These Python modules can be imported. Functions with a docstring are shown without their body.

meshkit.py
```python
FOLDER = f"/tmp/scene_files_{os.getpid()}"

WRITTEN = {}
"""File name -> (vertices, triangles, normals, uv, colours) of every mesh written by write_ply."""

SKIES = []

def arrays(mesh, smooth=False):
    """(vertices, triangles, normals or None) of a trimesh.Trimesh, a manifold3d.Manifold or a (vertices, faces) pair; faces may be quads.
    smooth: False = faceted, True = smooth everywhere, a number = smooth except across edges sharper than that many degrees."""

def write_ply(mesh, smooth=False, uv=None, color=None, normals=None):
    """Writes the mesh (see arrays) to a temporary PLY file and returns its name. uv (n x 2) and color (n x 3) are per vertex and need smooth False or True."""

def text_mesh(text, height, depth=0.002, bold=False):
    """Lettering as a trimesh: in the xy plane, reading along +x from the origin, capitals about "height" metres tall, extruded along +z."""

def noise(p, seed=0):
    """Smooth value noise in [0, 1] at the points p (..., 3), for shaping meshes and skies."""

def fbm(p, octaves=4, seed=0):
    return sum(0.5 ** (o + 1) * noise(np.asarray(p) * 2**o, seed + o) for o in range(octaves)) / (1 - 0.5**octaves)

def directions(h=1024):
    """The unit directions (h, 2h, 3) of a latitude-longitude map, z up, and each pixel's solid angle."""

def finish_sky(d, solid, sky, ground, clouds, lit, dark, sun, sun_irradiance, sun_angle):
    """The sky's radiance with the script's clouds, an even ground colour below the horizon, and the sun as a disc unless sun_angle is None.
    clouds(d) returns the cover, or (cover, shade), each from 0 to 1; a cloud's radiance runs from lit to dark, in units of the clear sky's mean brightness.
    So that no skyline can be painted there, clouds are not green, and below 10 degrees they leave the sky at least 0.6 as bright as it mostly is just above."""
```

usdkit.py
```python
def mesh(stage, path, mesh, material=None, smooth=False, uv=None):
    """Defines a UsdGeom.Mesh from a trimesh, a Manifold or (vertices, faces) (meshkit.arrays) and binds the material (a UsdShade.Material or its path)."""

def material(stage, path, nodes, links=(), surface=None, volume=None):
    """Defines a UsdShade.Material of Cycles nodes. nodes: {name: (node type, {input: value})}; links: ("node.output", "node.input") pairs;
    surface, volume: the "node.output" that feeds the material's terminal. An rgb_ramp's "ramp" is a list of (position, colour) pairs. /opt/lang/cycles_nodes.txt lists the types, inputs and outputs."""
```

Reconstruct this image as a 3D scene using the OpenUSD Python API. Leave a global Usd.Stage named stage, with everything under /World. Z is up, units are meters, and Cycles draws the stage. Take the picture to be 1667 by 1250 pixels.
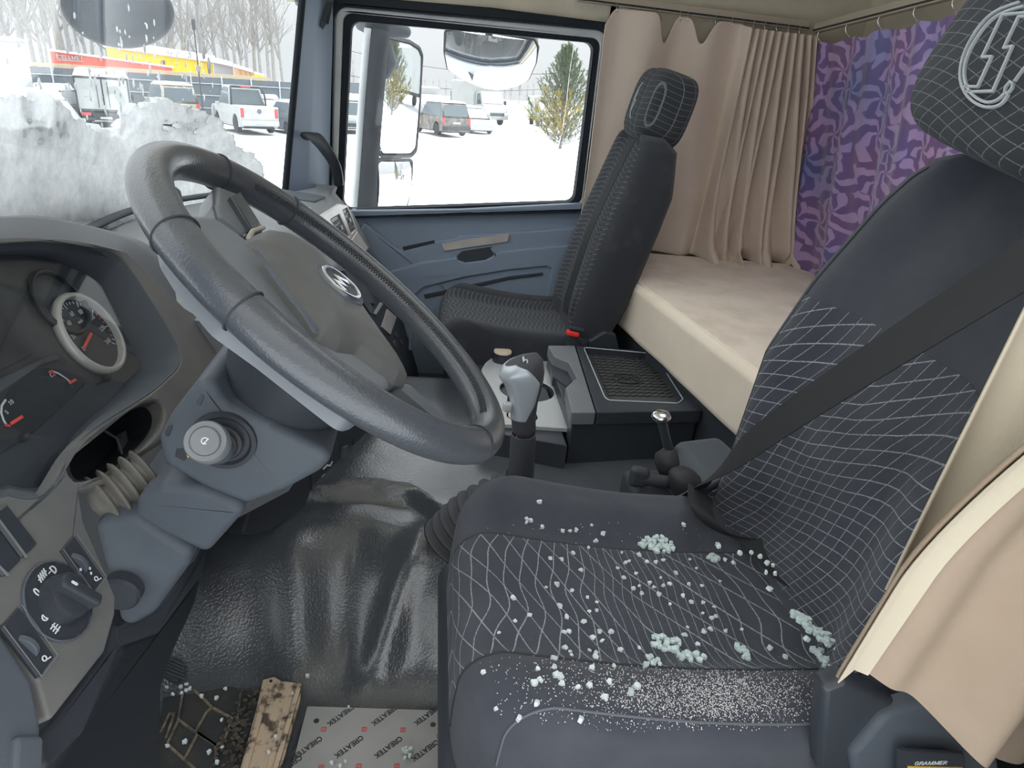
import math, random
import numpy as np, trimesh, shapely, mapbox_earcut, manifold3d
from shapely.geometry import Polygon, Point, LineString, box as sbox
from pxr import Usd, UsdGeom, UsdLux, UsdShade, Gf, Sdf, Vt
import usdkit, meshkit

stage = Usd.Stage.CreateInMemory()
UsdGeom.SetStageUpAxis(stage, 'Z'); UsdGeom.SetStageMetersPerUnit(stage, 1.0)
UsdGeom.Xform.Define(stage, '/World'); UsdGeom.Scope.Define(stage, '/World/Looks')
rng = np.random.default_rng(7); random.seed(7)
V = lambda *a: np.array(a, float)
def unit(v): v = np.asarray(v, float); return v/np.linalg.norm(v)

# ---------------------------------------------------------------- camera, sky, exposure
F = 1130.0                                        # focal length in pixels of the 1667 wide frame
CAM = V(0, 0, 2.55)
_a = unit([-121, -519, F]); _s = 0.05
_r = unit([1, _s, -(_a[0]+_a[1]*_s)/_a[2]])
_u = np.cross(_a, _r); _u = -_u if _u[1] > 0 else _u
CM = np.array([_a, -_r, _u])                      # world x = across the cab, y = towards the front of the truck, z = up
cam = UsdGeom.Camera.Define(stage, '/World/camera')
mt = np.eye(4); mt[0, :3] = CM[:, 0]; mt[1, :3] = -CM[:, 1]; mt[2, :3] = -CM[:, 2]; mt[3, :3] = CAM
cam.AddTransformOp().Set(Gf.Matrix4d(*mt.ravel()))
cam.CreateHorizontalApertureAttr(36.0); cam.CreateFocalLengthAttr(36.0*F/1667)
cam.CreateClippingRangeAttr((0.02, 2000.0)); cam.CreateFStopAttr(0.0)
cam.CreateExposureAttr(0.82)
dome = UsdLux.DomeLight.Define(stage, '/World/sky')          # even winter overcast
dome.CreateIntensityAttr(1.0)
_sky = usdkit.material(stage, '/World/Looks/overcast', {'c': ('texture_coordinate', {}), 's': ('separate_xyz', {}), 'n': ('noise_texture', {'scale': 2.2, 'detail': 4.0}),
    'r': ('map_range', {'from_min': 0.0, 'from_max': 1.0, 'to_min': .52, 'to_max': 1.45, 'clamp': True}), 'k': ('map_range', {'from_min': .3, 'from_max': .7, 'to_min': .94, 'to_max': 1.06}), 'mu': ('math', {'math_type': 'multiply'}),
    'b': ('background_shader', {'color': (.95, .98, 1.0)})},
    [('c.generated', 's.vector'), ('c.generated', 'n.vector'), ('s.z', 'r.value'), ('n.fac', 'k.value'), ('r.result', 'mu.value1'), ('k.result', 'mu.value2'), ('mu.value', 'b.strength')], 'b.background')
UsdShade.MaterialBindingAPI.Apply(dome.GetPrim()).Bind(_sky)

def ray(px, py): return CM @ V(px-833.5, py-625.0, F)
def at(px, py, x=None, y=None, z=None):           # the point where the sight line of a pixel meets a plane of the cab
    d = ray(px, py)
    t = (x-CAM[0])/d[0] if x is not None else (y-CAM[1])/d[1] if y is not None else (z-CAM[2])/d[2]
    return CAM+t*d
class Frame:                                      # a plane with in-plane axes: ex, ey, and n towards its visible side
    def __init__(s, O, n, ex=(1, 0, 0)):
        s.O = np.asarray(O, float); s.n = unit(n); ex = np.asarray(ex, float)
        s.ex = unit(ex-s.n*(ex@s.n)); s.ey = np.cross(s.n, s.ex)
    def uv(s, px, py, off=0.0):
        d = ray(px, py); O = s.O+off*s.n
        p = CAM+d*(((O-CAM)@s.n)/(d@s.n))-O
        return p@s.ex, p@s.ey
    def uvs(s, pts, off=0.0): return [s.uv(*p, off) for p in pts]
    def pt(s, u, v, w=0.0): return s.O+u*s.ex+v*s.ey+w*s.n
    def put(s, m, off=0.0):
        v, f = m
        return s.O+v[:, :1]*s.ex+v[:, 1:2]*s.ey+(v[:, 2:3]+off)*s.n, f

# ---------------------------------------------------------------- stage helpers
_count = {}
def numbered(path):
    k = _count.get(path, 0); _count[path] = k+1
    return path if k == 0 else f'{path}_{k:03d}'
def _meta(p, label=None, cat=None, group=None, kind=None):
    for k, v in (('label', label), ('category', cat), ('group', group), ('kind', kind)):
        if v: p.SetCustomDataByKey(k, v)
    return p
def _path(x): return '/World' if x is None else str(x.GetPath())
def obj(name, mesh, mat, parent=None, smooth=30, uv=None, label=None, cat=None, group=None, kind=None):
    if isinstance(mesh, list): mesh = join(mesh)
    m = usdkit.mesh(stage, numbered(_path(parent)+'/'+name), mesh, M[mat], smooth, uv)
    return _meta(m.GetPrim(), label, cat, group, kind)
def thing(name, label=None, cat=None, loc=(0, 0, 0), group=None, kind=None, mat4=None):
    x = UsdGeom.Xform.Define(stage, numbered('/World/'+name))
    if mat4 is not None: x.AddTransformOp().Set(Gf.Matrix4d(*np.asarray(mat4).T.ravel()))
    elif any(loc): x.AddTranslateOp().Set(Gf.Vec3d(*map(float, loc)))
    return _meta(x.GetPrim(), label, cat, group, kind)
def copy_of(src, name, label, cat, mat4, group=None):
    x = UsdGeom.Xform.Define(stage, numbered('/World/'+name))
    x.GetPrim().GetReferences().AddInternalReference(src.GetPath()); x.GetPrim().SetInstanceable(True)
    x.ClearXformOpOrder()
    x.MakeMatrixXform().Set(Gf.Matrix4d(*np.asarray(mat4).T.ravel()))
    return _meta(x.GetPrim(), label, cat, group)

# ---------------------------------------------------------------- mesh helpers: each returns (vertices, triangles)
def arr(m):
    if hasattr(m, 'to_mesh'):
        k = m.to_mesh(); return np.array(k.vert_properties[:, :3], float), np.array(k.tri_verts, int)
    if hasattr(m, 'vertices'): return np.array(m.vertices), np.array(m.faces)
    return np.asarray(m[0], float), np.asarray(m[1], int)
def join(ms):
    vs, fs, n = [], [], 0
    for m in ms:
        v, f = arr(m); vs.append(v); fs.append(f+n); n += len(v)
    return np.vstack(vs), np.vstack(fs)
def move(m, d): v, f = arr(m); return v+np.asarray(d, float), f
def turn(m, R, c=(0, 0, 0)): v, f = arr(m); c = np.asarray(c, float); return (v-c)@np.asarray(R).T+c, f
def rot(axis, deg):
    return trimesh.transformations.rotation_matrix(math.radians(deg), axis)[:3, :3]
def quads(q): q = np.asarray(q, int).reshape(-1, 4); return np.vstack([q[:, [0, 1, 2]], q[:, [0, 2, 3]]])
def rbox(c, size, r=0.01, R=None, seg=12):
    h = np.maximum(np.asarray(size, float)/2-r, 1e-4)
    s = manifold3d.Manifold.sphere(r, seg)
    m = manifold3d.Manifold.batch_hull([s.translate((float(a*h[0]), float(b*h[1]), float(d*h[2]))) for a in (-1, 1) for b in (-1, 1) for d in (-1, 1)])
    v, f = arr(m)
    if R is not None: v = v@np.asarray(R).T
    return v+np.asarray(c, float), f
def hullof(pts, rad, seg=10):
    return arr(manifold3d.Manifold.batch_hull([manifold3d.Manifold.sphere(float(rr), seg).translate(tuple(map(float, p))) for p, rr in zip(pts, np.broadcast_to(rad, len(pts)))]))
def roundpoly(p, r):
    p = Polygon(p) if not isinstance(p, Polygon) else p
    if not p.is_valid: p = p.buffer(0)
    if r <= 0: return p
    q = p.buffer(-r, quad_segs=6).buffer(2*r, quad_segs=6).buffer(-r, quad_segs=6)
    if q.geom_type != 'Polygon': q = max(q.geoms, key=lambda g: g.area) if not q.is_empty else p
    return q
def prism(poly, depth, bev=0.0, holes=()):
    poly = poly if isinstance(poly, Polygon) else Polygon(poly)
    for h in holes: poly = poly.difference(h if isinstance(h, Polygon) else Polygon(h))
    if poly.geom_type != 'Polygon': poly = max(poly.geoms, key=lambda g: g.area)
    poly = shapely.geometry.polygon.orient(poly.simplify(1e-5))
    rings = [np.array(r.coords)[:-1] for r in (poly.exterior, *poly.interiors)]
    ins = []
    for r in rings:
        a, b = r-np.roll(r, 1, 0), np.roll(r, -1, 0)-r
        a /= np.linalg.norm(a, axis=1, keepdims=True)+1e-12; b /= np.linalg.norm(b, axis=1, keepdims=True)+1e-12
        na, nb = np.stack([-a[:, 1], a[:, 0]], 1), np.stack([-b[:, 1], b[:, 0]], 1)
        m = na+nb; m /= np.maximum((m*m).sum(1, keepdims=True)/2, 0.5)
        ins.append(r+m*bev)
    tri = mapbox_earcut.triangulate_float64(np.vstack(rings), np.cumsum([len(r) for r in rings]).astype(np.uint32)).reshape(-1, 3).astype(int)
    base, top = np.vstack(rings), np.vstack(ins); n = len(base)
    lay = [np.c_[base, np.full(n, -depth)]]
    for a in np.linspace(0, np.pi/2, (4 if bev > .0025 else 2))[:-1] if bev > 0 else []: lay.append(np.c_[base+(top-base)*(1-math.cos(a)), np.full(n, -bev*(1-math.sin(a)))])
    lay.append(np.c_[top, np.zeros(n)])
    v, f, s = np.vstack(lay), [], 0
    for r in rings:
        i = np.arange(len(r))+s; j = np.roll(i, -1)
        for k in range(len(lay)-1): f.append(quads(np.stack([i+k*n, j+k*n, j+(k+1)*n, i+(k+1)*n], 1)))
        s += len(r)
    f.append(tri+(len(lay)-1)*n); f.append(tri[:, ::-1])
    return v, np.vstack(f)
def slab(fr, px, depth=0.01, bev=0.002, r=0.0, off=0.0, holes=(), hr=0.0):
    """A plate on a plane: its outline is given as sight lines, its front lies off above the plane."""
    p = roundpoly(fr.uvs(px, off), max(r, 1.2*bev if bev > .0025 else 0))
    hs = [roundpoly(fr.uvs(h, off), hr) for h in holes]
    return fr.put(prism(p, depth, bev, hs), off)
def chaikin(pts, n=2, closed=True):
    p = np.asarray(pts, float)
    for _ in range(n):
        q = np.roll(p, -1, 0) if closed else p[1:]; a = p if closed else p[:-1]
        p = np.stack([a*.75+q*.25, a*.25+q*.75], 1).reshape(-1, p.shape[1]) if closed else np.vstack([p[:1], np.stack([a*.75+q*.25, a*.25+q*.75], 1).reshape(-1, p.shape[1]), p[-1:]])
    return [tuple(x) for x in p]
def tube(path, rad, k=12, closed=False, up=None, caps=True):
    p = np.asarray(path, float); n = len(p)
    rad = np.asarray(rad, float)
    rad = np.broadcast_to(rad if rad.ndim == 2 else np.broadcast_to(rad, n)[:, None], (n, 2)) if not (rad.ndim == 1 and len(rad) == 2 and n != 2 and up is not None) else np.broadcast_to(rad, (n, 2))
    t = (np.roll(p, -1, 0)-np.roll(p, 1, 0)) if closed else np.gradient(p, axis=0)
    t /= np.linalg.norm(t, axis=1, keepdims=True)+1e-12
    if up is None:
        a = np.zeros_like(p); x = V(0, 0, 1) if abs(t[0, 2]) < .9 else V(1, 0, 0)
        for i in range(n):
            x = x-t[i]*(x@t[i]); x = x/(np.linalg.norm(x)+1e-12); a[i] = x
    else:
        up = np.broadcast_to(np.asarray(up, float), p.shape)
        a = up-t*(t*up).sum(1, keepdims=True); a /= np.linalg.norm(a, axis=1, keepdims=True)+1e-12
    b = np.cross(t, a); an = np.arange(k)*2*np.pi/k
    v = p[:, None]+rad[:, None, :1]*np.cos(an)[None, :, None]*a[:, None]+rad[:, None, 1:]*np.sin(an)[None, :, None]*b[:, None]
    return _skin(v, closed, caps)
def _skin(v, closed=False, caps=True):
    n, k = v.shape[:2]; m = n if closed else n-1
    i, j = np.meshgrid(np.arange(m), np.arange(k), indexing='ij'); i2, j2 = (i+1) % n, (j+1) % k
    f = quads(np.stack([i*k+j, i*k+j2, i2*k+j2, i2*k+j], -1)); w = v.reshape(-1, 3)
    if caps and not closed:
        w = np.vstack([w, v[0].mean(0), v[-1].mean(0)]); c = n*k; jj = np.arange(k); jn = (jj+1) % k
        f = np.vstack([f, np.stack([np.full(k, c), jn, jj], 1), np.stack([np.full(k, c+1), (n-1)*k+jj, (n-1)*k+jn], 1)])
    return w, f
def loft(rings, caps=True): return _skin(np.asarray(rings, float), False, caps)
def gridnormals(P):
    a, b = np.gradient(P, axis=0), np.gradient(P, axis=1)
    n = np.cross(a, b); return n/(np.linalg.norm(n, axis=2, keepdims=True)+1e-12)
def sheet(P, th, uv=None, d=None):
    """A grid of points made into a closed sheet of thickness th; with uv also returns one uv per vertex."""
    P = np.asarray(P, float); m, n = P.shape[:2]
    N = gridnormals(P) if d is None else np.broadcast_to(np.asarray(d, float), P.shape)
    v = np.vstack([P.reshape(-1, 3), (P-N*th).reshape(-1, 3)])
    i, j = np.meshgrid(np.arange(m-1), np.arange(n-1), indexing='ij')
    q = np.stack([i*n+j, (i+1)*n+j, (i+1)*n+j+1, i*n+j+1], -1).reshape(-1, 4); o = m*n
    rim = [k for k in range(n)]+[k*n+n-1 for k in range(1, m)]+[(m-1)*n+k for k in range(n-2, -1, -1)]+[k*n for k in range(m-2, 0, -1)]
    rim = np.array(rim); rn = np.roll(rim, -1)
    f = np.vstack([quads(q), quads(q[:, ::-1]+o), quads(np.stack([rim, rn, rn+o, rim+o], 1))])
    if uv is None: return v, f
    uv = np.asarray(uv).reshape(-1, 2); return (v, f), np.vstack([uv, uv])
def revolve(prof, n=32, O=(0, 0, 0), axis=(0, 0, 1), closed=False):
    """A profile of (radius, height) pairs turned about an axis."""
    z = unit(axis); x = unit(np.cross(z, V(1, 0, 0) if abs(z[0]) < .9 else V(0, 1, 0))); y = np.cross(z, x)
    a = np.arange(n)*2*np.pi/n
    v = np.array([[np.asarray(O)+r*(np.cos(t)*x+np.sin(t)*y)+h*z for t in a] for r, h in prof])
    return _skin(v, closed, True)
def ribbon(path, widthdir, w, th=0.0015, k=2):
    """A strap: path (n,3), direction of its width at each point."""
    p = np.asarray(path, float); wd = np.broadcast_to(np.asarray(widthdir, float), p.shape)
    wd = wd/np.linalg.norm(wd, axis=1, keepdims=True); w = np.broadcast_to(w, len(p))
    P = np.stack([p+wd*(w*s)[:, None] for s in np.linspace(-.5, .5, k+1)], 1)
    return sheet(P, th)
def spline(pts, n=40, closed=False):
    from scipy.interpolate import CubicSpline
    p = np.asarray(pts, float)
    if closed: p = np.vstack([p, p[:1]])
    t = np.r_[0, np.cumsum(np.linalg.norm(np.diff(p, axis=0), axis=1)+1e-9)]
    return CubicSpline(t, p, bc_type='periodic' if closed else 'natural')(np.linspace(0, t[-1], n, endpoint=not closed))
def sstep(x, a, b): t = np.clip((np.asarray(x, float)-a)/(b-a), 0, 1); return t*t*(3-2*t)
def disc(fr, px, rad, depth=.004, bev=.001, off=0.0, n=28, sy=1.0):
    u, v = fr.uv(*px, off); a = np.arange(n)*2*np.pi/n
    return fr.put(prism(Polygon(np.c_[u+rad*np.cos(a), v+rad*sy*np.sin(a)]), depth, bev), off)
def ringon(fr, c, r0, r1, depth, bev=0.0, off=0.0, n=48):
    a = np.arange(n)*2*np.pi/n
    return fr.put(prism(Polygon(np.c_[c[0]+r1*np.cos(a), c[1]+r1*np.sin(a)]), depth, bev, [Polygon(np.c_[c[0]+r0*np.cos(a), c[1]+r0*np.sin(a)])]), off)
def rect(fr, c, w, h, ang=0.0, depth=.002, bev=0.0, off=0.0, r=0.0):
    p = roundpoly(sbox(-w/2, -h/2, w/2, h/2), r); p = shapely.affinity.translate(shapely.affinity.rotate(p, ang, origin=(0, 0)), *c)
    return fr.put(prism(p, depth, bev), off)
def line2(fr, pts, w, depth=.001, off=0.0, cap=1):
    return fr.put(prism(LineString(pts).buffer(w/2, cap_style=cap, quad_segs=3), depth, 0), off)
def text(fr, s, c, h, ang=0.0, depth=.0004, off=0.0, sx=1.0, bold=False):
    v, f = arr(meshkit.text_mesh(s, h, depth, bold)); v = v-[(v[:, 0].min()+v[:, 0].max())/2, h/2, 0]
    v[:, 0] *= sx; R = rot((0, 0, 1), ang); v = v@R.T; v[:, 0] += c[0]; v[:, 1] += c[1]
    return fr.put((v, f), off)
def noise_push(m, amp, freq, seed=0):
    v, f = arr(m); tm = trimesh.Trimesh(v, f, process=False); n = tm.vertex_normals
    return v+n*((meshkit.fbm(v*freq, 3, seed)-.5)*2*amp)[:, None], f
# ---------------------------------------------------------------- materials
M = {}
def mat(name, col, rough=.5, metal=0.0, bump=None, mottle=None, spec=.5, sheen=0, coat=0, subs=0, bstr=.4, tex='noise', extra=None):
    """col: base colour; bump=(scale, distance): fine relief; mottle=(scale, other colour, low, high): blotches of another colour (dust, dirt, wear)."""
    n = {'p': ('principled_bsdf', {'base_color': col, 'roughness': rough, 'metallic': metal, 'specular_ior_level': spec, 'sheen_weight': sheen, 'coat_weight': coat, 'coat_roughness': .16, 'subsurface_weight': subs}),
         'c': ('texture_coordinate', {})}
    l = []
    if bump:
        if tex == 'grain':
            n['b'] = ('voronoi_texture', {'scale': bump[0], 'feature': 'smooth_f1', 'smoothness': .6}); out = 'b.distance'
        elif tex == 'weave':
            n['b'] = ('wave_texture', {'scale': bump[0], 'distortion': 1.2, 'detail': 2.0, 'detail_scale': 1.5, 'bands_direction': 'diagonal'}); out = 'b.fac'
        else:
            n['b'] = ('noise_texture', {'scale': bump[0], 'detail': 3.0}); out = 'b.fac'
        n['bp'] = ('bump', {'strength': bstr, 'distance': bump[1]})
        l += [('c.object', 'b.vector'), (out, 'bp.height'), ('bp.normal', 'p.normal')]
    if mottle:
        n['m'] = ('noise_texture', {'scale': mottle[0], 'detail': 5.0, 'roughness': .62})
        n['r'] = ('rgb_ramp', {'ramp': [(mottle[2], col), (mottle[3], mottle[1])]})
        l += [('c.object', 'm.vector'), ('m.fac', 'r.fac'), ('r.color', 'p.base_color')]
    M[name] = usdkit.material(stage, '/World/Looks/'+name, n, l, 'p.BSDF')
mat('plastic', (.066, .077, .092), .55, spec=.32, bump=(900, .0004), mottle=(6, (.086, .097, .112), .4, .75))
mat('plastic_dark', (.028, .032, .039), .5, spec=.35, bump=(900, .0004))
mat('plastic_black', (.024, .028, .034), .35)
mat('plastic_dusty', (.105, .108, .107), .6, bump=(700, .0004), mottle=(9, (.155, .150, .138), .35, .8))
mat('plastic_grey', (.13, .14, .15), .5, bump=(800, .0003), mottle=(5, (.18, .188, .192), .35, .75))
mat('door_plastic', (.22, .275, .36), .5, bump=(700, .0004), mottle=(4, (.24, .295, .375), .35, .75))
mat('door_recess', (.035, .043, .055), .55, bump=(700, .0004))
mat('silver', (.46, .47, .48), .45, .35)
mat('silver_warm', (.50, .46, .43), .35, .35, mottle=(14, (.62, .58, .54), .35, .7))
mat('silver_knob', (.42, .46, .49), .3, .4)
mat('chrome', (.78, .79, .80), .16, 1.0)
mat('seal', (.018, .023, .030), .7, spec=.2)
mat('frame_white', (.55, .58, .58), .42, mottle=(5, (.44, .47, .48), .4, .75))
mat('leather', (.042, .047, .054), .30, bump=(420, .0009), tex='grain', bstr=.35, spec=.6, coat=.3, mottle=(7, (.056, .062, .068), .4, .75))
mat('leather_smooth', (.085, .096, .108), .34, bump=(300, .0003), bstr=.2, mottle=(5, (.11, .122, .132), .4, .8))
mat('pad', (.058, .060, .062), .50, bump=(900, .0004), mottle=(5, (.085, .085, .082), .35, .75))
mat('thread', (.022, .024, .028), .7)
mat('seam_cream', (.30, .27, .22), .5)
mat('vinyl', (.036, .041, .047), .24, bump=(210, .0011), tex='grain', bstr=.6, spec=.8, coat=1.0, mottle=(3.5, (.052, .057, .062), .4, .7))
mat('fabric', (.050, .054, .068), .95, bump=(900, .0012), tex='weave', sheen=.12, spec=.15, mottle=(13, (.068, .072, .086), .35, .75))
mat('fabric_worn', (.036, .039, .047), .95, bump=(900, .0012), tex='weave', sheen=.15, spec=.15, mottle=(10, (.085, .078, .07), .55, .85))
mat('belt', (.022, .023, .024), .6, bump=(1400, .0006), tex='weave', spec=.3)
mat('white_thread', (.42, .45, .47), .8)
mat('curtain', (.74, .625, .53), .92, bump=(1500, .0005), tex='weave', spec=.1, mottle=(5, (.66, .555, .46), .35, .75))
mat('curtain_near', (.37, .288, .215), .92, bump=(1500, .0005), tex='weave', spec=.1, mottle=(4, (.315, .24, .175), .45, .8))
mat('curtain_lining', (.50, .44, .335), .9, bump=(1500, .0005), spec=.1)
mat('mattress_top', (.76, .66, .56), .95, bump=(260, .0015), spec=.1, mottle=(7, (.62, .53, .43), .42, .72))
mat('mattress_side', (.82, .72, .60), .95, bump=(500, .0008), spec=.1, mottle=(5, (.75, .65, .53), .4, .75))
mat('liner', (.68, .62, .50), .8, bump=(300, .0005), mottle=(3, (.54, .49, .39), .4, .7))
mat('rail', (.45, .38, .30), .5)
mat('beige_cap', (.66, .53, .42), .6)
mat('red', (.75, .035, .03), .35)
mat('needle', (.85, .10, .06), .4)
mat('dial', (.022, .025, .029), .35)
mat('cluster', (.036, .042, .05), .28, mottle=(8, (.055, .06, .064), .4, .75))
mat('dial_white', (.62, .66, .68), .6)
mat('dial_red', (.62, .16, .15), .6)
mat('gauge_ring', (.58, .58, .53), .35, .3)
mat('brass', (.55, .40, .16), .3, 1.0)
mat('amber', (.75, .45, .05), .3)
mat('tray_rubber', (.045, .046, .047), .6)
mat('rubber', (.018, .019, .021), .55)
mat('boot_grey', (.040, .042, .048), .6)
mat('bellows', (.15, .147, .135), .7, mottle=(20, (.10, .085, .065), .4, .7))
mat('dirty_metal', (.55, .43, .31), .75, bump=(120, .001), mottle=(34, (.09, .07, .05), .50, .62))
mat('mud', (.055, .045, .035), .95, bump=(200, .004), mottle=(30, (.10, .08, .06), .4, .7))
mat('plate', (.40, .40, .39), .38, .55, mottle=(6, (.33, .33, .32), .4, .75))
mat('print_black', (.03, .03, .033), .5)
mat('print_red', (.55, .09, .09), .5)
mat('mat_rubber', (.022, .024, .025), .6, bump=(80, .003), mottle=(14, (.05, .045, .035), .45, .75))
mat('mud_rim', (.20, .17, .12), .9, mottle=(40, (.06, .055, .045), .4, .65))
mat('mirror', (.90, .92, .93), .02, 1.0)
mat('snow', (.88, .90, .92), .75, bump=(3, .04), spec=.2, mottle=(.35, (.80, .83, .86), .4, .65))
mat('snow_cap', (.74, .76, .78), .8, bump=(6, .03), spec=.2)
mat('white_paint', (.43, .445, .445), .35, mottle=(1.5, (.37, .38, .375), .4, .7))
mat('van_white', (.38, .395, .39), .5, mottle=(1.2, (.32, .33, .315), .4, .75))
mat('tan_paint', (.36, .33, .25), .5, mottle=(2.5, (.62, .62, .60), .5, .66))
mat('dark_paint', (.10, .12, .15), .35)
mat('black_suv', (.09, .085, .08), .5, mottle=(2.2, (.26, .24, .215), .4, .66))
mat('grey_paint', (.42, .45, .48), .4)
mat('red_lamp', (.50, .06, .07), .3)
mat('lamp_glass', (.6, .62, .64), .15)
mat('car_glass', (.10, .125, .14), .12)
mat('frost_glass', (.50, .53, .55), .4)
mat('tyre', (.03, .03, .032), .8)
mat('under', (.05, .052, .055), .8)
mat('fence', (.105, .125, .145), .7, mottle=(.8, (.13, .15, .17), .4, .7))
mat('fence_bar', (.45, .48, .50), .5)
mat('wood', (.40, .33, .22), .8)
mat('yellow', (.80, .60, .03), .6)
mat('red_sheet', (.62, .11, .07), .55)
mat('orange_sheet', (.62, .33, .17), .6)
mat('grey_sheet', (.30, .32, .34), .6)
mat('bark', (.25, .235, .225), .9, mottle=(3, (.32, .305, .295), .4, .7))
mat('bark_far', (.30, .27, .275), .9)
mat('birch', (.70, .69, .66), .8)
def leafmat(name, a, b, tr=.3):
    M[name] = usdkit.material(stage, '/World/Looks/'+name, {'i': ('geometry', {}), 'r': ('rgb_ramp', {'ramp': [(0, a), (1, b)]}),
        'd': ('diffuse_bsdf', {}), 't': ('translucent_bsdf', {}), 'm': ('mix_closure', {'fac': tr})},
        [('i.random_per_island', 'r.fac'), ('r.color', 'd.color'), ('r.color', 't.color'), ('d.BSDF', 'm.closure1'), ('t.BSDF', 'm.closure2')], 'm.closure')
leafmat('needles', (.10, .135, .065), (.26, .26, .10))
leafmat('needles_yellow', (.34, .27, .06), (.45, .38, .12))
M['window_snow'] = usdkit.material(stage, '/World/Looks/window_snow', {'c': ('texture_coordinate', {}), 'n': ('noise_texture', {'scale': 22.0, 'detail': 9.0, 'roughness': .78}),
    'r': ('rgb_ramp', {'ramp': [(.32, (.66, .67, .68)), (.62, (.99, .99, .99))]}), 'b': ('bump', {'strength': .9, 'distance': .03}),  # grey and white blotches stand in for backlight through uneven snow thickness
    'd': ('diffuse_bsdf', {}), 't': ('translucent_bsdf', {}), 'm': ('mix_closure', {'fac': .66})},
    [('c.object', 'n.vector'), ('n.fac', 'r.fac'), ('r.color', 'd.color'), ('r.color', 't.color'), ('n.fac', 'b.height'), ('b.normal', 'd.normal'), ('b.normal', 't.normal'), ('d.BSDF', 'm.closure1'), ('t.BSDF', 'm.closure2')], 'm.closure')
def pane(name, tint, haze, hazecol=(.8, .83, .86)):
    """Window glass: clear, with a Fresnel reflection and a thin film of dust that scatters a little light."""
    M[name] = usdkit.material(stage, '/World/Looks/'+name, {'t': ('transparent_bsdf', {'color': tint}), 'g': ('glossy_bsdf', {'color': (1, 1, 1), 'roughness': .02}), 'lw': ('layer_weight', {'blend': .5}), 'pw': ('math', {'math_type': 'power', 'value2': 5.0}), 'f': ('math', {'math_type': 'multiply_add', 'value2': .9, 'value3': .018}),
        'h': ('translucent_bsdf', {'color': hazecol}), 'm1': ('mix_closure', {'fac': haze}), 'm2': ('mix_closure', {})},
        [('t.BSDF', 'm1.closure1'), ('h.BSDF', 'm1.closure2'), ('lw.facing', 'pw.value1'), ('pw.value', 'f.value1'), ('f.value', 'm2.fac'), ('m1.closure', 'm2.closure1'), ('g.BSDF', 'm2.closure2')], 'm2.closure')
pane('side_glass', (.97, .98, .98), .012)
pane('front_glass', (.96, .975, .975), .014)
pane('lens', (.95, .96, .97), .012)
M['shard'] = usdkit.material(stage, '/World/Looks/shard', {'p': ('principled_bsdf', {'base_color': (.86, .93, .92), 'roughness': .12, 'transmission_weight': .55, 'ior': 1.5})}, [], 'p.BSDF')
M['shard_clump'] = usdkit.material(stage, '/World/Looks/shard_clump', {'p': ('principled_bsdf', {'base_color': (.62, .72, .70), 'roughness': .2, 'transmission_weight': .35, 'ior': 1.5})}, [], 'p.BSDF')
M['glass_dust'] = usdkit.material(stage, '/World/Looks/glass_dust', {'p': ('principled_bsdf', {'base_color': (.56, .55, .55), 'roughness': .3})}, [], 'p.BSDF')
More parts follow.
